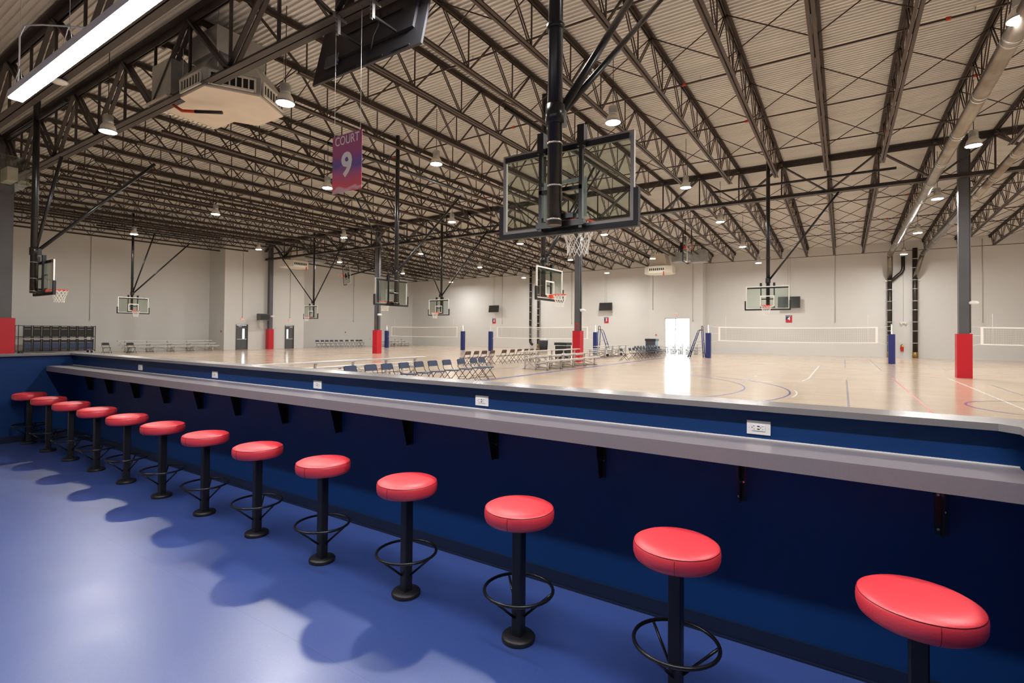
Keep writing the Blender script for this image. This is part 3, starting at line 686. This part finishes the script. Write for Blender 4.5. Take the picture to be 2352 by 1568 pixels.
def ladder(x, y, sg, label):
    """climbing legs slope out towards -x*sg, upright legs stand on the +x*sg side"""
    t = thing('referee_ladder', label, 'ladder', (x, y, 0))
    for q in (-.3, .3):
        MB().path([(-.72*sg, q, .05), (-.1*sg, q*.75, 1.85)], .036, 8).build('leg', 'blue_pad', t)
        MB().path([(.36*sg, q, .01), (.22*sg, q*.75, 1.95)], .036, 8).build('leg', 'blue_pad', t)
        MB().path([(-.1*sg, q*.75, 1.85), (-.02*sg, q*.75, 2.02), (.1*sg, q*.75, 2.08), (.22*sg, q*.75, 2.06)], .024, 8).build('handrail', 'chair_black', t)
        MB().tube((-.74*sg, q-.02, .06), (-.74*sg, q+.02, .06), .06, 12).build('wheel', 'black_matte', t)
    for k in range(4):
        f = .14+.16*k; MB().tube((-.72*sg+.62*sg*f, -.29, .05+1.8*f), (-.72*sg+.62*sg*f, .29, .05+1.8*f), .022, 6).build('rung', 'blue_pad', t)
    MB().tube((.34*sg, -.29, .35), (.34*sg, .29, .35), .022, 6).build('rung', 'blue_pad', t)
    MB().box((-.06*sg, 0, 1.17), (.72, .5, .045)).build('platform', 'alu_mat', t)
    MB().path([(.22*sg, -.22, 1.95), (.21*sg, -.22, 2.25), (.21*sg, -.16, 2.36), (.21*sg, .16, 2.36), (.21*sg, .22, 2.25), (.22*sg, .22, 1.95)], .026, 8).build('guard_rail', 'chair_black', t)
    return t
ladder(PY(1382, 800, 40.6).x, 40.6, -1, 'navy referee ladder standing beside the post under sign 5'); ladder(PY(1606, 800, 40.2).x, 40.2, 1, 'navy referee ladder standing in front of the glass door')

# ------------------------------------------------------------------ folding chairs
def chair_proto(col):
    t = thing('folding_chair', 'x', 'chair')
    b = MB(); b.prism([(-.2,-.19),(.2,-.19),(.21,-.1),(.2,.17),(.15,.21),(-.15,.21),(-.2,.17),(-.21,-.1)], .425, .455); b.build('seat', col, t)
    b = MB(); M = Matrix.Rotation(math.radians(14), 3, 'X')
    b.box((0, -.245, .69), (.40, .022, .17), M=M); b.box((0, -.264, .775), (.34, .02, .03), M=M); b.build('backrest', col, t)
    for s in (-1, 1):
        MB().path([(s*.225, .25, .01), (s*.225, -.2, .52), (s*.215, -.275, .775)], .011, 6).build('front_leg', 'chair_black', t)
        MB().tube((s*.205, -.3, .01), (s*.205, .1, .43), .011, 6).build('rear_leg', 'chair_black', t)
    for h_, yy, z in ((.225, .17, .1), (.205, -.24, .075), (.205, -.17, .15)): MB().tube((-h_, yy, z), (h_, yy, z), .009, 6).build('stretcher', 'chair_black', t)
    return t
def chairs(col, spots, face, label, group):
    p = None
    for x, y in spots:
        rz = face+random.uniform(-.05, .05)
        if p is None:
            p = chair_proto(col); p.location = (x, y, 0); p.rotation_euler = (0, 0, rz); p['label'] = label; p['group'] = group
        else: dup(p, (x, y, 0), rz)
FX = -PI/2       # facing +x
chairs('chair_navy', [(-11.35, y) for y in (9.63, 10.36, 11.0, 11.72, 12.41, 13.06, 13.79, 14.6, 15.35, 15.86)], FX, 'navy folding chair in the row along the blue floor line', 'navy chairs along the blue line')
chairs('chair_brown', [(-16.2, y) for y in (20.63, 21.33, 22.05, 22.78, 23.93, 24.79, 25.55, 26.3, 26.95, 27.7)], -FX, 'brown folding chair in the row behind the aluminium bleacher', 'brown chairs behind the bleacher')
chairs('chair_dark', [(-11.75, 31.6)], FX, 'single dark folding chair standing apart by the blue line', 'lone chair')
chairs('chair_dark', [(-11.75, 33.2+.72*k) for k in range(10)], FX, 'dark folding chair in the tight row near the glass door', 'dark chairs near the glass door')
chairs('chair_navy', [(-13.2, 38.4+.68*k) for k in range(9)], FX, 'folding chair in the second row near the glass door', 'second row of chairs near the glass door')
R2 = lambda px, x: x/(ray(px, 790).x/ray(px, 790).y)
chairs('chair_dark', [(-46.6, R2(px, -46.6)) for px in (732, 744, 754, 765, 776, 787, 800, 812, 824, 832)], FX, 'folding chair in the row against the left wall', 'chairs against the left wall')
chairs('chair_black', [(-44.2, 15.1), (-43.6, 16.4)], FX, 'black folding chair next to the chair cart', 'chairs beside the cart')
# cart of folded chairs by the left wall
YC0 = R2(40, -47.2); YC1 = R2(212, -47.2); dy = (YC1-YC0-.2)/8
ct = thing('chair_cart', 'two tier steel cart holding folded chairs by the left wall', 'cart', (-47.2, (YC0+YC1)/2, 0)); LC = YC1-YC0+.1
for s in (-1, 1):
    for q in (-.36, .36): MB().box((q, s*LC/2, 1.05), (.04, .04, 1.9)).build('post', 'chair_black', ct)
for z in (.2, 1.2, 1.95):
    for q in (-.36, .36): MB().box((q, 0, z), (.035, LC, .035)).build('rail', 'chair_black', ct)
for s in (-1, 1):
    for q in (-.36, .36): MB().tube((q-.02, s*(LC/2-.2), .08), (q+.02, s*(LC/2-.2), .08), .08, 12).build('wheel', 'black_matte', ct)
fc = thing('folded_chair', 'black folding chair hung folded on the top tier of the cart', 'chair', (0,0,0), 0, 'folded chairs on the top tier')
MB().box((.0, 0, .36), (.03, .38, .48)).build('seat', 'chair_navy', fc)
MB().box((-.02, 0, .70), (.03, .38, .16)).build('backrest', 'chair_black', fc)
for s in (-1, 1): MB().box((.01, s*.2, .42), (.06, .035, .86)).build('leg', 'chair_black', fc)
for z in (.1, .2): MB().box((.02, 0, z), (.02, .38, .03)).build('stretcher', 'chair_black', fc)
fc2 = dup(fc, (0, 0, 0)); firstc = True
for ch in list(bpy.data.objects):
    if ch.parent == fc and ch.name.startswith('seat'): ch.data = ch.data.copy(); ch.data.materials[0] = MATS['chair_black']
for k in range(8):
    for q in (.28, .18):
        loc = (-47.2+q, YC0+.2+dy*(k+.5), 1.12)
        if firstc: fc.location = loc; firstc = False
        else: dup(fc, loc)
for k in range(8):
    for q in (.3, .2): dup(fc2, (-47.2+q, YC0+.2+dy*(k+.5), .18), None, 'navy folding chair stored folded on the bottom tier of the cart', 'folded chairs on the bottom tier')

for ch in kids(fc2): bpy.data.objects.remove(ch)
bpy.data.objects.remove(fc2)

# ------------------------------------------------------------------ bleachers
def bleacher(x, y, rz, L, label, rows=3):
    """local: length along x centred, front at y=0 facing -y, rows rise towards +y"""
    t = thing('bleacher', label, 'bleacher', (x, y, 0), rz)
    for i in range(rows):
        yy = .12+.62*i; zs = .43+.21*i
        MB().box((0, yy, zs), (L, .25, .045)).build('seat_plank', 'alu', t)
        if i: MB().box((0, yy-.33, zs-.30), (L, .27, .04)).build('foot_plank', 'alu', t)
    n = 5
    for k in range(n):
        xx = -L/2+.5+(L-1)*k/(n-1); b = MB()
        for i in range(rows):
            yy = .12+.62*i; zs = .43+.21*i; b.box((xx, yy, zs/2), (.05, .06, zs-.02)); b.box((xx, yy, zs-.035), (.06, .24, .025))
            if i: b.bar((xx, yy-.45, zs-.335), (xx, yy, zs-.335), .04, .04); b.bar((xx, yy-.62, .06), (xx, yy, zs-.4), .03, .03)
        b.box((xx, .62*(rows-1)/2+.1, .03), (.05, .62*(rows-1)+.3, .05)); b.build('support_frame', 'alu_mat', t)
        if k in (1, 3): MB().tube((xx+.05, .62*(rows-1)+.3, .2), (xx+.09, .62*(rows-1)+.3, .2), .1, 14).build('wheel', 'black_matte', t)
    for k in range(n-1):
        xa = -L/2+.5+(L-1)*k/(n-1); xb = xa+(L-1)/(n-1)
        MB().tube((xa, .62*(rows-1)+.12, .1), (xb, .62*(rows-1)+.12, .7), .015, 6).tube((xa, .62*(rows-1)+.12, .7), (xb, .62*(rows-1)+.12, .1), .015, 6).build('cross_brace', 'alu_mat', t)
    return t
bleacher(-14.0, 10.6, -PI/2, 6.4, 'aluminium bleacher turned away from the bar behind the navy chairs')
bleacher(-11.5, 23.8, PI/2, 6.4, 'three row aluminium bleacher along the blue line before the red column')
bleacher(-15.7, 36.0, -PI/2, 6.4, 'aluminium bleacher behind the column with the tape marks')
bleacher(-12.1, 45.6, 0, 3.6, 'aluminium bleacher in front of the glass door')
bleacher(-45.6, 20.2, PI/2, 7.0, 'long low aluminium bleacher against the left wall')
bleacher(-44.9, 44.0, PI/2, 5.5, 'small aluminium bleacher beyond the volleyball net in the far corner')

# ------------------------------------------------------------------ doors, exits, wall items
def steel_door(n, y0, y1, flip):
    t = struct(bpy.data.objects.new('door_%d' % n, None)); C.objects.link(t); t.location = (XF-.1, (y0+y1)/2, 0); w_ = y1-y0-.12
    b = MB(); b.box((.1, -w_/2-.03, DH/2), (.12, .06, DH)); b.box((.1, w_/2+.03, DH/2), (.12, .06, DH)); b.box((.1, 0, DH-.03), (.12, w_, .06)); b.build('door_frame', 'door_grey', t)
    ly = (.18 if not flip else -.18); lw = .2; lz0, lz1 = 1.0, 1.9
    b = MB(); h = DH-.07
    b.box((.06, 0, lz0/2), (.05, w_, lz0)); b.box((.06, 0, (lz1+h)/2), (.05, w_, h-lz1))
    b.box((.06, (-w_/2+ly-lw/2)/2, (lz0+lz1)/2), (.05, ly-lw/2+w_/2, lz1-lz0)); b.box((.06, (w_/2+ly+lw/2)/2, (lz0+lz1)/2), (.05, w_/2-ly-lw/2, lz1-lz0))
    b.build('leaf', 'door_grey', t); MB().box((.06, ly, (lz0+lz1)/2), (.01, lw, lz1-lz0)).build('vision_pane', 'door_glass', t)
    MB().box((.12, 0, .95), (.05, w_-.1, .05)).build('push_bar', 'alu', t); MB().box((.12, -ly, DH-.2), (.05, .3, .06)).build('door_closer', 'alu', t)
steel_door(1, D1[0], D1[1], False); steel_door(2, D2[0], D2[1], True)
t = struct(bpy.data.objects.new('door_3', None)); C.objects.link(t); t.location = ((DX0+DX1)/2, YV+.1, 0); W = DX1-DX0
b = MB()
for x in (-W/2+.03, -W/2+1.0, W/2-.03): b.box((x, 0, DZ1/2), (.06, .1, DZ1))
for z in (.04, 2.2, DZ1-.03): b.box((0, 0, z), (W, .1, .06))
b.box((W/4, 0, 1.1), (W/2, .06, .03)); b.build('door_frame', 'alu', t)
MB().box((0, .02, DZ1/2), (W-.06, .012, DZ1-.06)).build('pane', 'door_glass', t); MB().box((-W/2+.5, -.06, 1.0), (.9, .05, .05)).build('push_bar', 'alu_mat', t)
MB().box((-W/2+.62, -.005, 1.28), (.3, .004, .1)).build('notice', 'plate_white', t)
def exit_sign(p, rz, label):
    t = thing('exit_sign', label, 'sign', p, rz)
    MB().box((0, -.03, 0), (.32, .05, .22)).build('housing', 'exit_face', t); text('EXIT', .15, 'exit_red', t, (0, -.057, 0), (PI/2, 0, 0), bold=.004)
exit_sign((XF, 26.0, 2.78), PI/2, 'white exit sign with red letters above the grey door with bleacher side'); exit_sign((XF, 30.8, 2.8), PI/2, 'white exit sign with red letters above the grey door past the column')
bpy.data.objects['exit_sign']['label'] = 'white exit sign with red letters over the grey door before the column'
exit_sign((-13.3, YV, 3.62), 0, 'white exit sign with red letters over the glass door')
def court_sign(n, px, label):
    t = thing('court_sign', label, 'sign', (PY(px, 734, YW).x, YW-.01, 3.15)); t.scale = (.8, 1, .86)
    MB().box((0, -.006, .05), (.62, .012, .66)).build('board', 'sign_red', t)
    b = MB(); b.v = [(-.31, -.014, .38), (-.31, -.014, -.2), (.31, -.014, .38)]; b.f = [[0, 1, 2]]; b.sm = [False]; b.build('navy_field', 'sign_navy', t)
    MB().box((0, -.006, -.33), (.62, .012, .08)).build('footer_strip', 'sign_red', t)
    text('COURT', .15, 'letter_white', t, (0, -.017, .29), (PI/2, 0, 0)); text(str(n), .46, 'letter_white', t, (0, -.017, .02), (PI/2, 0, 0), bold=.015)
court_sign(4, 1812, 'court sign with white number 4 on the wall behind the hoop facing the bar'); court_sign(5, 1393, 'court sign with white number 5, between the bin and the glass door'); court_sign(6, 1135, 'court sign with white number 6, near the far left corner')
def wall_tv(px, py, label, w_=1.42, dy=.5):
    p = PY(px, py, YW-dy); t = thing('television', label, 'television', p)
    M = Matrix.Rotation(math.radians(-8), 3, 'X')
    MB().box((0, 0, 0), (w_, .06, w_*.58), M=M).build('cabinet', 'black_matte', t); MB().box((0, -.034, 0), (w_-.05, .006, w_*.58-.05), M=M).build('display', 'screen', t)
    for s in (-.09, .09): MB().tube((s, .06, 0), (s, .06, zdeck(p.y)-p.z), .018, 6).build('drop_pole', 'alu_mat', t)
    MB().box((0, .06, 0), (.4, .08, .3)).build('mount', 'black_matte', t)
wall_tv(1391, 704, 'black television hung on poles between the red column and glass door'); wall_tv(1134, 709, 'black television hung on poles near the far corner of the back wall'); wall_tv(1812, 694, 'black television partly hidden behind the hoop facing the bar', 1.7)
t = thing('wall_monitor', 'dark box monitor on an arm beside the column between the doors', 'monitor', PX(605, 728, XF+1.0))
MB().box((0, 0, 0), (.5, 1.0, .62)).build('cabinet', 'door_grey', t); MB().box((.253, 0, 0), (.006, .9, .5)).build('display', 'screen', t); MB().box((-.6, 0, .2), (.8, .06, .06)).build('arm', 'black_metal', t)
# vertical pipes and long ducts
def wall_duct(x, label, r, z0, m='duct_black', elbow=False, top=9.3, wye=0):
    t = thing('wall_duct', label, 'duct', (x, YW-.35, 0))
    MB().tube((0, 0, z0), (0, 0, top), r, 16).build('pipe', m, t)
    for k in range(9):
        z = z0+.7+k*.82+(.12 if k % 2 else 0)
        if z < top-.2: MB().tube((0, 0, z-.03), (0, 0, z+.03), r*1.06, 16).box((0, .1, z), (r*2+.3, .04, .04)).build('clamp', 'galv', t)
    if wye: MB().path([(0, 0, 6.0), (.35*wye, 0, 6.35), (.75*wye, 0, 6.75), (.85*wye, 0, 7.0), (.85*wye, 0, 8.0)], r*.8, 12).build('branch', m, t)
    if elbow: MB().path([(0, 0, z0+.05), (.02, 0, z0-.15), (.15, 0, z0-.35), (.32, 0, z0-.45)], r, 14).build('elbow', m, t)
    else: MB().tube((0, 0, z0-.45), (0, 0, z0), r*1.12, 16).build('foot_box', 'brass', t)
wall_duct(PY(1222, 700, YW).x, 'black vertical wall duct with elbow foot beside the bin', .14, .85, elbow=True)
wall_duct(PY(1240, 700, YW).x, 'black vertical wall duct ending behind the bin', .14, .5)
wall_duct(3.13, 'black vertical wall duct by the fire extinguisher, below the silver duct bend', .16, .5, top=6.9, wye=1); wall_duct(4.72, 'black vertical wall duct with brass foot by the grey column', .17, .5, top=8.6)
def ceil_duct(x, y0, y1, z, r, xe, label):
    t = thing('ceiling_duct', label, 'duct', (0, 0, 0))
    MB().path([(x, y0, z+.15), (x, y1, z)], r, 18).build('straight_run', 'duct_metal', t)
    MB().path([(x, y1, z), ((x*2+xe)/3, y1+.25, z-.5), ((x+xe*2)/3, y1+.45, z-1.1), (xe, YW-.35, z-1.7)], r*.95, 16).build('bend', 'duct_metal', t)
    y = y0+1.2
    while y < y1:
        zz = z+.15*(1-(y-y0)/(y1-y0))
        for q in (0, .23): MB().tube((x, y+q-.035, zz), (x, y+q+.035, zz), r*1.06, 18).build('collar', 'galv', t)
        y += 3.1
ceil_duct(3.08, 7.5, 49.3, 8.08, .185, 3.13, 'long silver round duct under the joists, starting above the near courts'); ceil_duct(5.08, 23, 49.3, 8.0, .155, 4.72, 'shorter silver round duct under the joists beside the grey column')
t = thing('fire_extinguisher', 'red fire extinguisher with yellow tag on the back wall', 'extinguisher', (PY(2072, 800, YW-.15).x, YW-.12, .55))
MB().lathe([(.09, 0), (.1, .03), (.1, .36), (.06, .44), (.03, .48)], 16).build('cylinder', 'red_paint', t); MB().box((0, 0, .52), (.05, .16, .06)).build('handle', 'black_metal', t); MB().box((.03, -.1, .42), (.12, .02, .16)).build('tag', 'yellow_tag', t); MB().tube((-.06, -.05, .5), (-.12, -.05, .15), .015, 6).build('hose', 'black_matte', t)
def wall_unit(px, py, label):
    p = PY(px, py, YW-.085); t = thing('emergency_light', label, 'light', p)
    MB().box((0, 0, 0), (.45, .12, .14)).build('housing', 'ivory', t)
    for s in (-.14, .14): MB().tube((s, -.04, -.1), (s, -.09, -.12), .06, 10).build('lamp_head', 'plate_white', t)
    MB().tube((0, .04, .07), (0, .04, 4.7), .015, 6).build('conduit', 'alu_mat', t)
wall_unit(2075, 740, 'white emergency light between the two black wall ducts')
wall_unit(1234, 746, 'white emergency light between the black ducts by the bin')
def conduit(p, z1, label, axis='y'):
    t = thing('wall_conduit', label, 'conduit', p, 0, 'conduits down the walls'); d = Vector((0, .02, 0)) if axis == 'y' else Vector((-.02, 0, 0))
    MB().tube((0, 0, 0), (0, 0, z1-p[2]), .02, 6).build('pipe', 'alu_mat', t); MB().box((0, 0, -.04), (.1, .06, .12) if axis == 'y' else (.06, .1, .12)).build('junction_box', 'galv', t)
for px, py in ((1918, 738), (2257, 738), (1153, 742), (1313, 742)): conduit(tuple(PY(px, py, YW-.03)), 9, 'thin grey conduit running down the back wall')
for px, py in ((1499, 709), (1591, 736)): conduit(tuple(PY(px, py, YV-.03)), 9, 'thin grey conduit running down the vestibule wall')
for px, py in ((206, 735), (812, 737)): conduit(tuple(PX(px, py, XL+.03)), 9, 'thin grey conduit running down the left wall', 'x')
for px in (557, 666): conduit(tuple(PX(px, 728, XF+.03)), 9, 'thin grey conduit running down to an exit sign', 'x')
def alarm(p, label, rz=0):
    t = thing('fire_alarm', label, 'alarm', p, rz); MB().box((0, -.025, 0), (.12, .05, .16)).build('body', 'sign_red', t); MB().box((0, -.053, -.01), (.07, .006, .04)).build('lever', 'letter_white', t)
alarm(tuple(PY(1507, 769, YV)), 'small red fire alarm pull beside the glass door'); alarm(tuple(PX(793, 763, XL)), 'small red fire alarm pull on the left wall above the chairs', PI/2)
alarm(tuple(PY(508, 761, 24.4)), 'small red fire alarm pull on the side of the wall bump')
# bins, crates
t = thing('trash_bin', 'black bin with white bags poking out, standing by the wall ducts', 'bin', (PZ(1247, 804, 0).x, PZ(1247, 804, 0).y, 0))
b = MB(); b.lathe([(.5, 0), (.52, .05), (.58, 1.0), (.55, 1.0), (.5, .1), (.4, .08)], 4); b.build('body', 'black_matte', t)
b = MB()
for k in range(4): b.bar((-.2+.14*k, 0, .8), (-.28+.2*k, .05, 1.15), .07, .1)
b.build('contents', 'letter_white', t)
t = thing('equipment_bin', 'black lidded bin standing behind the bleacher at the red pad', 'bin', (-16.2, 31.6, 0))
MB().box((0, 0, .45), (.85, .7, .9)).build('body', 'black_matte', t); MB().box((0, 0, 1.0), (.95, .8, .2)).build('lid', 'black_matte', t); MB().box((0, 0, .9), (.97, .82, .03)).build('rim', 'white_paint', t)
t = thing('equipment_bin', 'black lidded bin on the cart at the end of the dark chairs', 'bin', (-14.7, 46.4, 0))
MB().box((0, 0, .55), (.9, .8, 1.1)).build('body', 'chair_dark', t); MB().box((0, 0, 1.2), (1.0, .9, .2)).build('lid', 'black_matte', t)

# ------------------------------------------------------------------ hanging things near the bar
# big television hung below the near girder, its back to the bar
pl, pr = PY(716, 197, 6.92), PY(965, 95, 6.92)
tv = thing('hanging_television', 'huge black television hung behind the girder, back turned to the bar', 'television', ((pl.x+pr.x)/2, 6.92, (pl.z+pr.z)/2)); tv.rotation_euler = (math.radians(-13), 0, 0)
W = pr.x-pl.x; Hh = W*.5625
MB().box((0, .04, Hh/2), (W, .05, Hh)).build('cabinet', 'tv_back', tv); MB().box((0, .068, Hh/2), (W-.04, .006, Hh-.04)).build('display', 'screen', tv)
MB().box((.05, -.01, Hh*.58), (W-.6, .06, Hh*.7)).build('rear_cover', 'tv_back', tv)
for k in range(4): MB().box((-1.1+.72*k, .012, .07), (.45, .012, .025)).build('vent_slot', 'slot_black', tv)
MB().box((.1, -.05, Hh*.72), (1.7, .04, .14)).box((.1, -.05, Hh*.52), (1.7, .03, .04)).build('wall_bracket', 'black_metal', tv)
MB().box((-1.0, -.03, .4), (.4, .05, .26)).build('input_panel', 'door_grey', tv)
MB().path([(.3, -.06, 1.1), (.36, -.07, .75), (.26, -.06, .55), (.24, -.03, .25)], .014, 6).build('cable', 'black_matte', tv)
Wi = (Matrix.Translation(tv.location) @ Euler(tv.rotation_euler).to_matrix().to_4x4()).inverted()
for q in (PY(777, 55, YN-.1), PY(856, 15, YN-.1)):
    b = MB()
    for dx in (-.03, .03): b.bar(Wi @ Vector((q.x+dx, YN-.1, ZGN+.002)), Wi @ Vector((q.x+dx, YN-.1, ZGN-.36)), .006, .06)
    b.bar(Wi @ Vector((q.x, YN-.13, ZGN+.002)), Wi @ Vector((q.x, YN-.13, ZGN-.36)), .06, .006); b.bar(Wi @ Vector((q.x, YN-.22, ZGN-.004)), Wi @ Vector((q.x, YN+.1, ZGN-.004)), .012, .1)
    MB().bar(Wi @ Vector((q.x, YN-.06, ZGN-.3)), Wi @ Vector((q.x, 7.16, ZGN-.3)), .04, .04).build('support_arm', 'black_metal', tv)
    o = b.build('strut', 'frame_grey', tv)
    for k in range(4): MB().bar(Wi @ Vector((q.x, YN-.135, ZGN-.06-.08*k)), Wi @ Vector((q.x, YN-.135, ZGN-.1-.08*k)), .016, .004).build('slot', 'slot_black', o)
# court 9 banner
YBN = YN-.1; p0 = PY(763, 447, YBN); p1 = PY(832, 300, YBN); bw = p1.x-p0.x; bh = PY(766, 316, YBN).z-p0.z
bn = thing('court_banner', 'hanging violet and red banner reading court 9', 'banner', (p0.x+bw/2, YBN, p0.z))
MB().box((0, 0, bh/2), (bw, .006, bh)).build('cloth', 'banner', bn)
text('COURT', .245, 'letter_white', bn, (0, -.006, bh*.89), (PI/2, 0, 0), sx=.82); text('9', .62, 'letter_white', bn, (0, -.006, bh*.45), (PI/2, 0, 0), bold=.02)
for s in (-1, 1):
    MB().tube((s*(bw/2-.05), 0, bh-.02), (s*(bw/2-.05), 0, ZGN+.002-p0.z), .004, 5).build('wire', 'alu', bn); MB().tube((s*(bw/2-.05), -.006, bh-.05), (s*(bw/2-.05), .006, bh-.05), .018, 8).build('grommet', 'brass', bn)
# rooftop unit diffuser behind the near girder
hv = thing('air_handler', 'large six sided air diffuser with sheet metal duct behind the girder', 'air diffuser', (-13.8, 7.45, 7.75))
octo = [(1.22*math.cos(PI/3*k), 1.22*math.sin(PI/3*k)) for k in range(6)]
MB().prism(octo, 0, .04).build('bottom_panel', 'beige_panel', hv)
b = MB(); n = 6; i = 0
for z, sc in ((.04, 1.0), (.46, 1.03), (.9, .75), (1.1, .6)):
    for p in octo: b.v.append((p[0]*sc, p[1]*sc, z))
for j in range(3):
    for k in range(n): b.f.append([j*n+k, j*n+(k+1) % n, (j+1)*n+(k+1) % n, (j+1)*n+k]); b.sm.append(False)
b.build('hood', 'galv', hv)
for k in range(6):
    a = Vector((*octo[k], 0)); c2 = Vector((*octo[(k+1) % 6], 0)); mid = (a+c2)/2; L = (c2-a).length*.82; ang = math.atan2((c2-a).y, (c2-a).x); nn = Vector((math.sin(ang), -math.cos(ang), 0))
    g = MB()
    for z in (.1, .4): g.box(mid+nn*.04+Vector((0, 0, z)), (L, .04, .05), ang)
    for s in (-1, 1): g.box(mid+nn*.04+Vector((math.cos(ang)*s*L/2, math.sin(ang)*s*L/2, .25)), (.05, .04, .35), ang)
    m_ = 7
    for q in range(1, m_): g.box(mid+nn*.04+Vector((math.cos(ang)*(q/m_-.5)*L, math.sin(ang)*(q/m_-.5)*L, .25)), (.035, .03, .28), ang)
    f = g.build('grille', 'ivory', hv); MB().box(mid+nn*.026+Vector((0, 0, .25)), (L*.96, .01, .28), ang).build('opening', 'slot_black', f)
MB().box((-.1, -.1, 1.4), (1.3, 1.3, .65)).build('supply_duct', 'galv', hv)
MB().box((-1.7, -.2, .75), (1.1, 1.7, 1.0)).build('return_plenum', 'galv', hv)
b = MB().box((-1.75, -.2, .2), (1.2, 1.9, .05))
b.build('return_panel', 'beige_panel', hv)
b = MB()
for k in range(14): b.box((-2.33, -1.05+.13*k, .16), (.1, .09, .03))
b.build('return_slots', 'ivory', hv)
for x, y in ((-1.1, -1.1), (1.1, 1.1), (-1.1, 1.1), (1.1, -1.1)): MB().tube((x*.8, y*.8, .5), (x*.8, y*.8, 2.1), .008, 5).build('hanger_rod', 'galv', hv)
MB().path([(-1.1, -1.0, -.05), (-.85, -.9, -.22), (-.6, -.75, -.24), (-.2, -.45, -.24)], .04, 8).build('drain_pipe', 'orange_fit', hv)
MB().tube((-.55, -.72, -.24), (0, -.3, -.24), .045, 10).build('pipe_stub', 'black_metal', hv)
# far air handlers
def air_unit(p, label, rz=0):
    t = thing('air_handler', label, 'air diffuser', p, rz)
    o2 = [(-1.2+.5,-1),(1.2-.5,-1),(1.2,-1+.5),(1.2,1-.5),(1.2-.5,1),(-1.2+.5,1),(-1.2,1-.5),(-1.2,-1+.5)]
    MB().prism(o2, 0, .6).build('diffuser_box', 'ivory', t)
    b = MB()
    for k in range(8): b.box((-.58+.165*k, -1.005, .3), (.1, .02, .2))
    b.build('opening', 'slot_black', t)
    b = MB(); b.v = [(-.8,-.7,.6),(.8,-.7,.6),(.8,.7,.6),(-.8,.7,.6),(-.5,-.5,1.7),(.5,-.5,1.7),(.5,.5,1.7),(-.5,.5,1.7)]; b.f = [[0,1,5,4],[1,2,6,5],[2,3,7,6],[3,0,4,7]]; b.sm = [False]*4
    b.build('hood', 'beige_panel', t); MB().box((1.75, .9, 1.45), (1.7, 1.0, .8)).box((3.1, .9, 1.4), (1.2, 1.2, 1.0)).build('duct', 'galv', t)
    MB().tube((.6, -1, -.25), (.6, -1, .1), .05, 8).build('drain_pipe', 'orange_fit', t)
q = PY(1516, 629, 44.5); air_unit((q.x, 44.5, q.z), 'white air diffuser with galvanised duct before the vestibule wall')
q = PX(675, 615, -43.0); air_unit((q.x, q.y, q.z), 'white air diffuser with galvanised duct above the grey doors', PI/2)
# clear plastic box on the left column and small fittings
p = PY(10, 400, YN-.7); t = thing('clear_light_cover', 'clear plastic box mounted on the padded column behind the bar end', 'cover', p)
b = MB(); b.box((0, 0, 0), (2.2, .9, 1.0)); b.build('shell', 'clear_box', t)
b = MB().box((-.3, .2, .05), (.9, .3, .5)); b.build('lamp_body', 'ivory', t)
def small_speaker(px, py, x, y, label):
    p = PY(px, py, y); t = thing('wall_speaker', label, 'speaker', p); MB().lathe([(.02, -.1), (.16, -.08), (.18, 0), (.1, .06), (.02, .07)], 14).build('body', 'plate_white', t); MB().tube((-.22, 0, .05), (0, 0, .05), .03, 6).build('arm', 'plate_white', t)
small_speaker(2236, 694, 0, 28.5, 'small white speaker on the grey column beside the ducts'); small_speaker(872, 722, 0, 28.4, 'small white speaker on the column behind the hoops'); small_speaker(1339, 712, 0, 28.4, 'small white speaker on the column behind the referee ladder'); small_speaker(626, 726, 0, 28.1, 'small white speaker on the column between the doors')
t = thing('smoke_detector', 'small white detector under the girder above the strip light', 'detector', (PY(135, 190, 4.62).x, 4.62, 8.07)); MB().lathe([(.02, -.05), (.16, -.04), (.2, 0), (.12, .05)], 14).build('body', 'plate_white', t)
